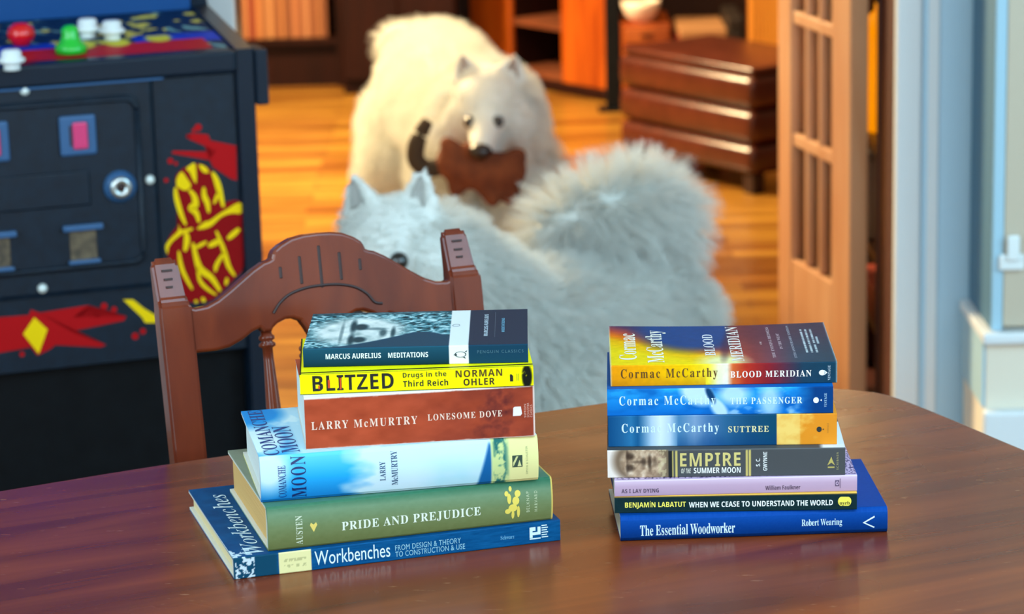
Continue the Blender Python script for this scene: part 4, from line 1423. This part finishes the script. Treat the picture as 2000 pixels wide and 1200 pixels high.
# ------------------------------------------------------------------ orange cabinet with an open niche, set at an angle
ca_ = math.atan2(9.15 - 9.75, .344 + .12)
oc = thing('open_bookcase', 'orange wooden cabinet with a dark open niche, behind the standing dog', 'cabinet', (-.12, 9.75, 0), ca_)
obj('panel_front', box((0, 0, .035), (.225, .02, 1.3), .003, 1), ORANGEWOOD, oc)
obj('panel_front', box((.50, 0, .035), (.76, .02, 1.3), .003, 1), ORANGEWOOD, oc)
obj('baseboard', box((-.01, -.012, 0), (.77, .012, .034), .003, 1), DARKWOOD, oc)
obj('niche_lining', box((.20, .28, .035), (.53, .30, 1.3)), DARKWOOD, oc)
for x_ in (.205, .5005):
    obj('niche_side', box((x_, .0205, .035), (x_ + .0195, .2795, 1.3)), DARKWOOD, oc)
for z_ in (.036, .205, .46, .8):
    obj('niche_shelf', box((.226, .012, z_), (.4995, .2795, z_ + .02)), wood('brown_shelf_wood', rgb(96, 48, 26), rgb(120, 62, 36), (2, 9, 9), 2, .5), oc)
obj('top_board', box((-.01, 0, 1.3005), (.77, .31, 1.32)), ORANGEWOOD, oc)

bp = thing('metal_post', 'slim black metal post between the orange cabinets', 'post', (.345, 9.0, 0))
obj('upright', box((-.024, -.024, .006), (.024, .024, 2.54), .002, 1), BLK2, bp)
obj('foot_plate', box((-.05, -.05, 0), (.05, .05, .0058), .001, 1), BLK2, bp)

dch = thing('small_chest', 'low orange chest with shallow drawers, behind the ottoman', 'chest', (.465, 9.1, 0))
obj('carcass', box((-.085, .0, 0), (.075, .30, .262), .003, 1), ORANGEWOOD, dch)
for k in range(4):
    d_ = obj('drawer', box((-.078, -.012, .02 + k * .06), (.068, -.0005, .072 + k * .06), .004, 2), wood('amber_drawer_wood', rgb(150, 70, 24), rgb(182, 98, 42), (1, 9, 9), 2.5, .35), dch)
    obj('pull', box((-.025, -.020, .044 + k * .06), (.015, -.0125, .05 + k * .06), .002, 1), DARKWOOD, d_)
bw = thing('white_bowl', 'small pale white bowl on top of the low orange chest', 'bowl', (.445, 9.16, .2622))
obj('bowl', lathe(bmesh.new(), [(.03, 0), (.05, .02), (.062, .05), (.064, .07), (.060, .07), (.056, .05), (.044, .024), (0, .012)], 24), mat('pale_ceramic', rgb(246, 222, 206), .3), bw, True)

for (x0, x1, y0, h_, nm, lab, mcol) in ((.555, .70, 8.85, .245, 'storage_box', 'dark red storage box behind the ottoman', (112, 16, 10)), (.705, .748, 8.82, .285, 'storage_box', 'narrow black storage box beside the tan slatted screen', (22, 14, 12))):
    t_ = thing(nm, lab, 'box', (x0, y0, 0))
    obj('body', box((0, 0, 0), (x1 - x0, .30, h_), .004, 2), mat('box_%d' % mcol[0], rgb(*mcol), .5), t_)
    obj('lid', box((-.002, -.003, h_ + .0005), (x1 - x0 + .002, .303, h_ + .03), .004, 2), mat('box_lid_%d' % mcol[0], rgb(*((150, 106, 70) if mcol[0] > 50 else (30, 20, 16))), .5), t_)

sc = thing('slatted_screen', 'tan screen of narrow upright slats behind the ottoman', 'screen', (.76, 8.75, 0))
bm = bmesh.new()
for k in range(11):
    bx(bm, (.005 + k * .0235, 0, .03), (.025 + k * .0235, .016, 1.3), .004, 2)
obj('slats', bm, wood('tan_slat_wood', rgb(196, 122, 34), rgb(214, 142, 50), (9, 9, 1), 2, .5), sc)
obj('bottom_rail', box((0, -.004, 0), (.265, .02, .0295), .002, 1), ORANGEWOOD, sc)
obj('top_rail', box((0, -.004, 1.3005), (.265, .02, 1.34), .002, 1), ORANGEWOOD, sc)
obj('backing', box((0, .0165, .03), (.265, .026, 1.3)), mat('tan_backing', rgb(150, 86, 22), .6), sc)

# ------------------------------------------------------------------ dark shelf unit just beyond the doorway, behind the glazed door
sb = thing('shelf_unit', 'dark brown shelf unit behind the open glazed door', 'shelf', (.692, 5.19, 0))
obj('side_panel', box((0, 0, 0), (.30, .018, 1.7)), REVEAL, sb)
obj('side_panel', box((0, .40, 0), (.30, .418, 1.7)), REVEAL, sb)
obj('back_panel', box((.282, .0185, 0), (.30, .3995, 1.7)), REVEAL, sb)
for z_ in (.03, .205, .345, .555, .95, 1.3):
    obj('shelf', box((.002, .0185, z_), (.2815, .3995, z_ + .018)), REVEAL, sb)
t_ = thing('amber_jar', 'amber glass jar with added glow on the dark shelf beside the door casing', 'jar', (.728, 5.38, .5735))
obj('jar_body', lathe(bmesh.new(), [(.034, 0), (.038, .006), (.038, .20), (.03, .225), (.018, .235), (.018, .25)], 24), mat('amber_glass_added_glow', rgb(250, 156, 6), .2, coat=.6, emit=(rgb(255, 150, 0), .8)), t_, True)  # a jar, no light source; emission added so the amber reads bright
obj('jar_cap', lathe(bmesh.new(), [(.021, .2505), (.021, .272), (0, .274)], 20), DARKWOOD, t_, True)
t_ = thing('grey_canister', 'dull grey brown canister on the dark shelf below the amber jar', 'canister', (.728, 5.38, .3635))
obj('canister_body', lathe(bmesh.new(), [(.034, 0), (.036, .004), (.036, .15), (.034, .154)], 24), mat('dull_grey_tin', rgb(118, 98, 84), .5), t_, True)
obj('canister_lid', lathe(bmesh.new(), [(.037, .1545), (.037, .168), (.034, .172), (0, .172)], 24), mat('dull_grey_lid', rgb(96, 80, 70), .5), t_, True)
for k, (zz_, lab) in enumerate(((.2235, 'flat dark red book lying on the dark shelf behind the door'), (.2585, 'flat rust red book lying on top of the dark red one'))):
    t_ = thing('book', lab, 'book', (.698, 5.24, zz_), 0, 'books on the dark shelf')
    obj('cover', box((0, 0, 0), (.16, .22, .003), .0005, 1), mat('rust_book_%d' % k, rgb(*((140, 40, 30), (166, 60, 40))[k]), .5), t_)
    obj('cover', box((0, 0, .028), (.16, .22, .031), .0005, 1), mat('rust_book_%d' % k, (0, 0, 0)), t_)
    obj('spine', box((-.003, 0, 0), (-.0002, .22, .031), .0005, 1), mat('rust_book_%d' % k, (0, 0, 0)), t_)
    obj('pages', box((.001, .004, .0032), (.156, .216, .0278)), CREAM_PAGES, t_)

slim = thing('slim_cabinet', 'slim dark brown cabinet seen through the panes of the open glazed door', 'cabinet', (.598, 5.86, 0))
obj('body', box((0, .0125, 0), (.70, .14, 1.7), .003, 1), DARKWOOD, slim)
for x0, x1 in ((.003, .348), (.352, .697)):
    d_ = obj('door', box((x0, 0, .06), (x1, .012, 1.68), .003, 1), DARKWOOD, slim)
    obj('knob', lathe(bmesh.new(), [(.004, 0), (.004, .010), (.009, .015), (.006, .022), (0, .023)], 12, Matrix.Translation(((x1 - .02 if x0 < .1 else x0 + .02), 0, .95)) @ Matrix.Rotation(math.pi / 2, 4, 'X')), GROOVE, d_, True)
# ------------------------------------------------------------------ the two white dogs
def capsule(bm, p0, r0, p1, r1, n=7):
    p0, p1 = Vector(p0), Vector(p1)
    for k in range(n + 1):
        t_ = k / n
        bmesh.ops.create_icosphere(bm, subdivisions=2, radius=r0 + (r1 - r0) * t_, matrix=Matrix.Translation(p0.lerp(p1, t_)))


def ear(bm, base, tip, w, th, fwd):
    """a pricked triangular ear with a rounded tip, facing fwd"""
    base, tip, fwd = Vector(base), Vector(tip), Vector(fwd).normalized()
    up = (tip - base)
    lat = up.cross(fwd).normalized()
    for k in range(9):
        t_ = k / 8
        hw = w * (1 - t_) ** .8 + .005
        for j in range(-3, 4):
            q = base + up * t_ + lat * hw * j / 3.0 - fwd * (.012 * (1 - (j / 3.0) ** 2)) * (1 - t_)
            bmesh.ops.create_icosphere(bm, subdivisions=1, radius=th * (1 - .45 * t_), matrix=Matrix.Translation(q))


def fuse(bm, voxel, rounds=6):
    me = bpy.data.meshes.new('body')
    bm.to_mesh(me)
    bm.free()
    o = bpy.data.objects.new('body', me)
    C.objects.link(o)
    r_ = o.modifiers.new('remesh', 'REMESH')
    r_.mode = 'VOXEL'
    r_.voxel_size = voxel
    s_ = o.modifiers.new('smooth', 'SMOOTH')
    s_.factor = .5
    s_.iterations = rounds
    bpy.context.view_layer.update()
    out = bpy.data.meshes.new_from_object(o.evaluated_get(bpy.context.evaluated_depsgraph_get()))
    bpy.data.objects.remove(o)
    return out


def fur_material(name, col, col2):
    m = bpy.data.materials.new(name)
    m.use_nodes = True
    nt = m.node_tree
    b_ = nt.nodes['Principled BSDF']
    tc = nt.nodes.new('ShaderNodeTexCoord')
    n = nt.nodes.new('ShaderNodeTexNoise')
    n.inputs['Scale'].default_value = 6
    r = nt.nodes.new('ShaderNodeValToRGB')
    r.color_ramp.elements[0].color = (*col, 1)
    r.color_ramp.elements[1].color = (*col2, 1)
    nt.links.new(tc.outputs['Object'], n.inputs['Vector'])
    nt.links.new(n.outputs['Fac'], r.inputs['Fac'])
    nt.links.new(r.outputs['Color'], b_.inputs['Base Color'])
    b_.inputs['Roughness'].default_value = .7
    b_.inputs['Specular IOR Level'].default_value = .2
    return m


FUR = fur_material('white_fur', rgb(222, 222, 216), rgb(238, 238, 232))
NOSE = mat('dark_nose', rgb(34, 22, 22), .3)
EYE_M = mat('dark_brown_eye', rgb(16, 10, 8), .08, coat=1.0)
EARIN = mat('ear_inner_skin', rgb(206, 190, 186), .8)
EARIN_W = mat('pale_ear_fur', rgb(226, 224, 220), .9)


def fur(o, count, length, weight, seed=1, kids=8, droop=-.010, bare=()):
    vg = o.vertex_groups.new(name='fur_length')
    vd = o.vertex_groups.new(name='fur_density')
    for v in o.data.vertices:
        vd.add([v.index], 0.0 if any((v.co - c_).length < r_ for c_, r_ in bare) else 1.0, 'REPLACE')
    for v in o.data.vertices:
        vg.add([v.index], max(0.0, min(1.0, weight(v.co))), 'REPLACE')
    md = o.modifiers.new('fur', 'PARTICLE_SYSTEM')
    ps = md.particle_system
    ps.seed = seed
    ps.vertex_group_length = 'fur_length'
    ps.vertex_group_density = 'fur_density'
    st = ps.settings
    st.type = 'HAIR'
    st.count = count
    st.hair_length = length
    st.hair_step = 3
    st.use_advanced_hair = True
    st.object_align_factor = (0, 0, droop * length * 10)
    st.factor_random = length / 4 * .22
    st.child_type = 'INTERPOLATED'
    st.rendered_child_count = kids
    st.child_percent = 1
    st.clump_factor = .35
    st.roughness_1 = .006
    st.roughness_endpoint = .012
    st.root_radius = .55
    st.tip_radius = .12
    st.radius_scale = .0022
    st.render_step = 3
    return ps


def surface(body, start, d):
    """where a ray from outside first meets the body"""
    from mathutils.bvhtree import BVHTree
    t_ = BVHTree.FromPolygons([v.co[:] for v in body.data.vertices], [p.vertices[:] for p in body.data.polygons])
    return t_.ray_cast(start, d)[0]


def inner_ear(root, base, tip, w, fwd, m=None):
    base, tip, fwd = Vector(base), Vector(tip), Vector(fwd).normalized()
    up = tip - base
    lat = up.cross(fwd).normalized()
    bm_ = bmesh.new()
    rows = []
    for k in range(7):
        t_ = .12 + .72 * k / 6
        hw = w * .62 * (1 - t_) ** .9
        rows.append([bm_.verts.new(base + up * t_ + lat * hw * j / 2.0 + fwd * (.0095 - .006 * (1 - (j / 2.0) ** 2)) * (1 - .3 * t_)) for j in range(-2, 3)])
    for a_, b_ in zip(rows, rows[1:]):
        for j in range(4):
            bm_.faces.new((a_[j], a_[j + 1], b_[j + 1], b_[j]))
    bmesh.ops.solidify(bm_, geom=bm_.faces[:], thickness=.003)
    return obj('inner_ear', bm_, m or EARIN, root, True)


def eye(root, c, r, name='eye'):
    bm_ = bmesh.new()
    bmesh.ops.create_icosphere(bm_, subdivisions=3, radius=r, matrix=Matrix.Translation(c))
    return obj(name, bm_, EYE_M, root, True)


def nose(root, c, f, r):
    bm_ = bmesh.new()
    bmesh.ops.create_icosphere(bm_, subdivisions=3, radius=r)
    for v in bm_.verts:
        v.co = Vector((v.co.x * 1.15, v.co.y * .8, v.co.z * .85))
        if v.co.z < 0:
            v.co.x *= .75
    m_ = Vector(f).normalized().to_track_quat('-Y', 'Z').to_matrix().to_4x4()
    bmesh.ops.transform(bm_, matrix=Matrix.Translation(c) @ m_, verts=bm_.verts)
    return obj('nose', bm_, NOSE, root, True)


# --- the dog just behind the chair, its head turned to the left, tail curled over its back
R0 = Vector((.08, 4.62, 0))
w0 = lambda x, y, z: Vector((x, y, z)) - R0
nd = thing('dog', 'white fluffy dog just behind the chair with curled tail, face half hidden', 'dog', R0)
bm = bmesh.new()
capsule(bm, w0(.20, 4.86, .375), .120, w0(.11, 4.68, .375), .125)
capsule(bm, w0(.11, 4.68, .375), .125, w0(-.02, 4.48, .385), .140)
capsule(bm, w0(-.02, 4.48, .40), .130, w0(-.11, 4.36, .53), .105)
capsule(bm, w0(-.11, 4.36, .53), .105, w0(-.165, 4.29, .605), .088)
SK = w0(-.182, 4.262, .622)
ff = Vector((-.34, -.90, -.28)).normalized()
fl = Vector((.935, -.353, 0)).normalized()
capsule(bm, SK, .076, SK + ff * .03, .066, 3)
for s_ in (-1, 1):
    capsule(bm, SK + fl * .05 * s_ + Vector((0, 0, -.03)), .052, SK + fl * .075 * s_ + Vector((0, .02, -.06)), .045, 4)
capsule(bm, SK + ff * .055 + Vector((0, 0, -.018)), .044, SK + ff * .150 + Vector((0, 0, -.028)), .026, 6)
capsule(bm, SK + ff * .06 + Vector((0, 0, -.045)), .03, SK + ff * .135 + Vector((0, 0, -.052)), .018, 5)
ear(bm, w0(-.228, 4.262, .672), w0(-.240, 4.256, .735), .030, .0085, ff)
ear(bm, w0(-.142, 4.258, .676), w0(-.132, 4.252, .738), .031, .0085, ff)
for p in (((-.10, 4.42, .34), (-.12, 4.40, .20), (-.125, 4.385, .045)), ((.06, 4.44, .34), (.05, 4.41, .20), (.045, 4.39, .045))):
    a_, b_, c_ = (w0(*q) for q in p)
    capsule(bm, a_, .07, b_, .045)
    capsule(bm, b_, .045, c_, .034)
    capsule(bm, c_ + Vector((0, 0, -.008)), .036, c_ + Vector((-.02, -.05, -.012)), .032, 3)
for sx in (-.08, .08):
    h_, k_, ho, pw = w0(.20 + sx, 4.87, .34), w0(.165 + sx, 4.80, .24), w0(.22 + sx, 4.95, .14), w0(.20 + sx, 4.92, .04)
    capsule(bm, h_, .085, k_, .065)
    capsule(bm, k_, .06, ho, .036)
    capsule(bm, ho, .034, pw, .031)
    capsule(bm, pw + Vector((0, 0, -.006)), .034, pw + Vector((-.02, -.06, -.01)), .03, 3)
tail = [w0(.20, 4.95, .43), w0(.245, 4.95, .49), w0(.245, 4.89, .540), w0(.205, 4.82, .560), w0(.155, 4.77, .552), w0(.105, 4.74, .535), w0(.06, 4.72, .515)]
tr = [.040, .045, .052, .056, .056, .050, .030]
for i in range(6):
    capsule(bm, tail[i], tr[i], tail[i + 1], tr[i + 1], 5)
me = fuse(bm, .0095)
bod = obj('body', me, FUR, nd, True)


def wn(co):
    dt = min((co - (a_ + (b_ - a_) * t_)).length for a_, b_ in zip(tail, tail[1:]) for t_ in (0, .5, 1))
    if dt < .085 and co.z > .47:
        return 1.0
    dh = (co - SK).length
    if (co - SK).dot(ff) > .085:
        return .05
    if co.z > SK.z + .04 and dh < .16:
        return .10
    if dh < .11 and (co - SK).dot(ff) > -.01:
        return .16
    if co.z < .1:
        return .15
    return .45


ec = [surface(bod, SK + ff * .4 + fl * x_ + Vector((0, 0, .010)), -ff) - ff * .001 for x_ in (.040, -.040)]
nc = surface(bod, SK + ff * .5 + Vector((0, 0, -.022)), -ff)
fur(bod, 9000, .085, wn, 3, 9, bare=[(ec[0], .019), (ec[1], .019), (nc, .026)])
for e_ in ec:
    eye(bod, e_, .0155)
nose(bod, nc, ff, .019)
for b_, t_ in (((-.228, 4.262, .672), (-.240, 4.256, .735)), ((-.142, 4.258, .676), (-.132, 4.252, .738))):
    inner_ear(bod, w0(*b_), w0(*t_), .026, ff, EARIN_W)

# --- the dog in the far room, facing us with a plush toy in its mouth
R1 = Vector((-.10, 6.4, 0))
w1 = lambda x, y, z: Vector((x, y, z)) - R1
fdog = thing('dog', 'white dog in the warm lit far room, carrying a brown plush toy in its mouth', 'dog', R1)
bm = bmesh.new()
capsule(bm, w1(-.170, 6.72, .500), .118, w1(-.13, 6.50, .470), .128)
capsule(bm, w1(-.13, 6.50, .465), .128, w1(-.055, 6.18, .44), .120)
capsule(bm, w1(-.055, 6.18, .45), .125, w1(-.045, 6.02, .53), .098)
SK1 = w1(-.040, 5.915, .560)
f1 = Vector((-.10, -.90, -.42)).normalized()
l1 = Vector((.994, -.11, 0)).normalized()
capsule(bm, w1(-.045, 6.02, .53), .098, SK1 + Vector((0, .02, 0)), .080)
capsule(bm, SK1, .074, SK1 + f1 * .03, .064, 3)
for s_ in (-1, 1):
    capsule(bm, SK1 + l1 * .045 * s_ + Vector((0, 0, -.03)), .05, SK1 + l1 * .068 * s_ + Vector((0, .02, -.055)), .042, 4)
capsule(bm, SK1 + f1 * .055 + Vector((0, 0, -.010)), .042, SK1 + f1 * .150 + Vector((0, 0, -.012)), .025, 6)
capsule(bm, SK1 + f1 * .05 + Vector((0, .012, -.062)), .03, SK1 + f1 * .10 + Vector((0, .012, -.075)), .018, 5)
ear(bm, w1(-.083, 5.93, .606), w1(-.092, 5.925, .668), .030, .0085, f1)
ear(bm, w1(.010, 5.92, .606), w1(.020, 5.915, .664), .030, .0085, f1)
for p in (((.03, 6.12, .38), (.03, 6.06, .20), (.02, 6.02, .045)), ((-.13, 6.14, .38), (-.13, 6.10, .20), (-.135, 6.06, .045))):
    a_, b_, c_ = (w1(*q) for q in p)
    capsule(bm, a_, .075, b_, .046)
    capsule(bm, b_, .046, c_, .034)
    capsule(bm, c_ + Vector((0, 0, -.008)), .037, c_ + Vector((0, -.055, -.012)), .032, 3)
for sx, sy in ((-.062, -.04), (.075, 0)):
    h_, k_, ho, pw = w1(-.17 + sx, 6.72 + sy, .40), w1(-.185 + sx * 1.2, 6.60 + sy, .30), w1(-.18 + sx * 1.1, 6.78 + sy, .16), w1(-.175 + sx * 1.1, 6.73 + sy, .04)
    capsule(bm, h_, .105, k_, .082)
    capsule(bm, k_, .072, ho, .040)
    capsule(bm, ho, .038, pw, .033)
    capsule(bm, pw + Vector((0, 0, -.006)), .035, pw + Vector((.005, -.06, -.01)), .031, 3)
tail1 = [w1(-.20, 6.82, .565), w1(-.265, 6.84, .575), w1(-.305, 6.84, .550)]
for i in range(2):
    capsule(bm, tail1[i], .034 - .008 * i, tail1[i + 1], .026 - .01 * i, 5)
me = fuse(bm, .0100)
bod1 = obj('body', me, FUR, fdog, True)


def w1f(co):
    dh = (co - SK1).length
    if (co - SK1).dot(f1) > .08:
        return .06
    if co.z > SK1.z + .035 and dh < .16 and co.y < SK1.y + .05:
        return .12
    if dh < .11 and (co - SK1).dot(f1) > -.01:
        return .22
    if co.z < .1:
        return .2
    return .75


ec = [surface(bod1, SK1 + f1 * .4 + l1 * x_ + Vector((0, 0, .010)), -f1) - f1 * .002 for x_ in (.029, -.029)]
nc = surface(bod1, SK1 + f1 * .5 + Vector((0, 0, -.008)), -f1)
fur(bod1, 8000, .05, w1f, 5, 8, bare=[(ec[0], .019), (ec[1], .019), (nc, .028)])
for e_ in ec:
    eye(bod1, e_, .0135)
nose(bod1, nc, f1, .022)
for b_, t_ in (((-.083, 5.93, .606), (-.092, 5.925, .668)), ((.010, 5.92, .606), (.020, 5.915, .664))):
    inner_ear(bod1, w1(*b_), w1(*t_), .030, f1)

# --- the plush toy
PL = mat('brown_plush', rgb(92, 42, 20), .95, noise=(rgb(124, 62, 30), 30), bump=.6, bscale=220)
PLD = mat('dark_brown_plush', rgb(58, 42, 26), .95, bump=.6, bscale=220)
R2 = Vector((-.065, 5.80, .42))
toy = thing('plush_toy', 'brown plush toy animal with dark limb, held in the far dog\'s mouth', 'toy', R2)
w2 = lambda x, y, z: Vector((x, y, z)) - R2
bm = bmesh.new()
capsule(bm, w2(-.115, 5.807, 0.450), .040, w2(-.055, 5.812, 0.428), .046, 6)
capsule(bm, w2(-.055, 5.812, 0.428), .046, w2(.0, 5.812, 0.428), .040, 6)
capsule(bm, w2(.0, 5.812, 0.435), .034, w2(.018, 5.807, 0.458), .022, 4)
capsule(bm, w2(-.075, 5.802, 0.475), .022, w2(-.09, 5.807, 0.450), .03, 4)
capsule(bm, w2(-.02, 5.812, 0.400), .030, w2(.005, 5.812, 0.375), .022, 4)
capsule(bm, w2(-.105, 5.812, 0.420), .028, w2(-.11, 5.812, 0.395), .020, 4)
capsule(bm, w2(-.045, 5.80, .395), .024, w2(-.035, 5.79, .372), .017, 4)
capsule(bm, w2(-.118, 5.80, .475), .026, w2(-.128, 5.80, .492), .016, 4)
obj('toy_body', fuse(bm, .006, 4), PL, toy, True)
ln = smooth_line([w2(-.165, 5.804, 0.540), w2(-.178, 5.804, 0.520), w2(-.192, 5.804, 0.488), w2(-.193, 5.804, 0.458), w2(-.172, 5.807, 0.438), w2(-.140, 5.810, 0.442)], 5)
obj('toy_limb', tube(bmesh.new(), ln, [.012 + .007 * min(1, i / 10) for i in range(len(ln))], 12), PLD, toy, True)
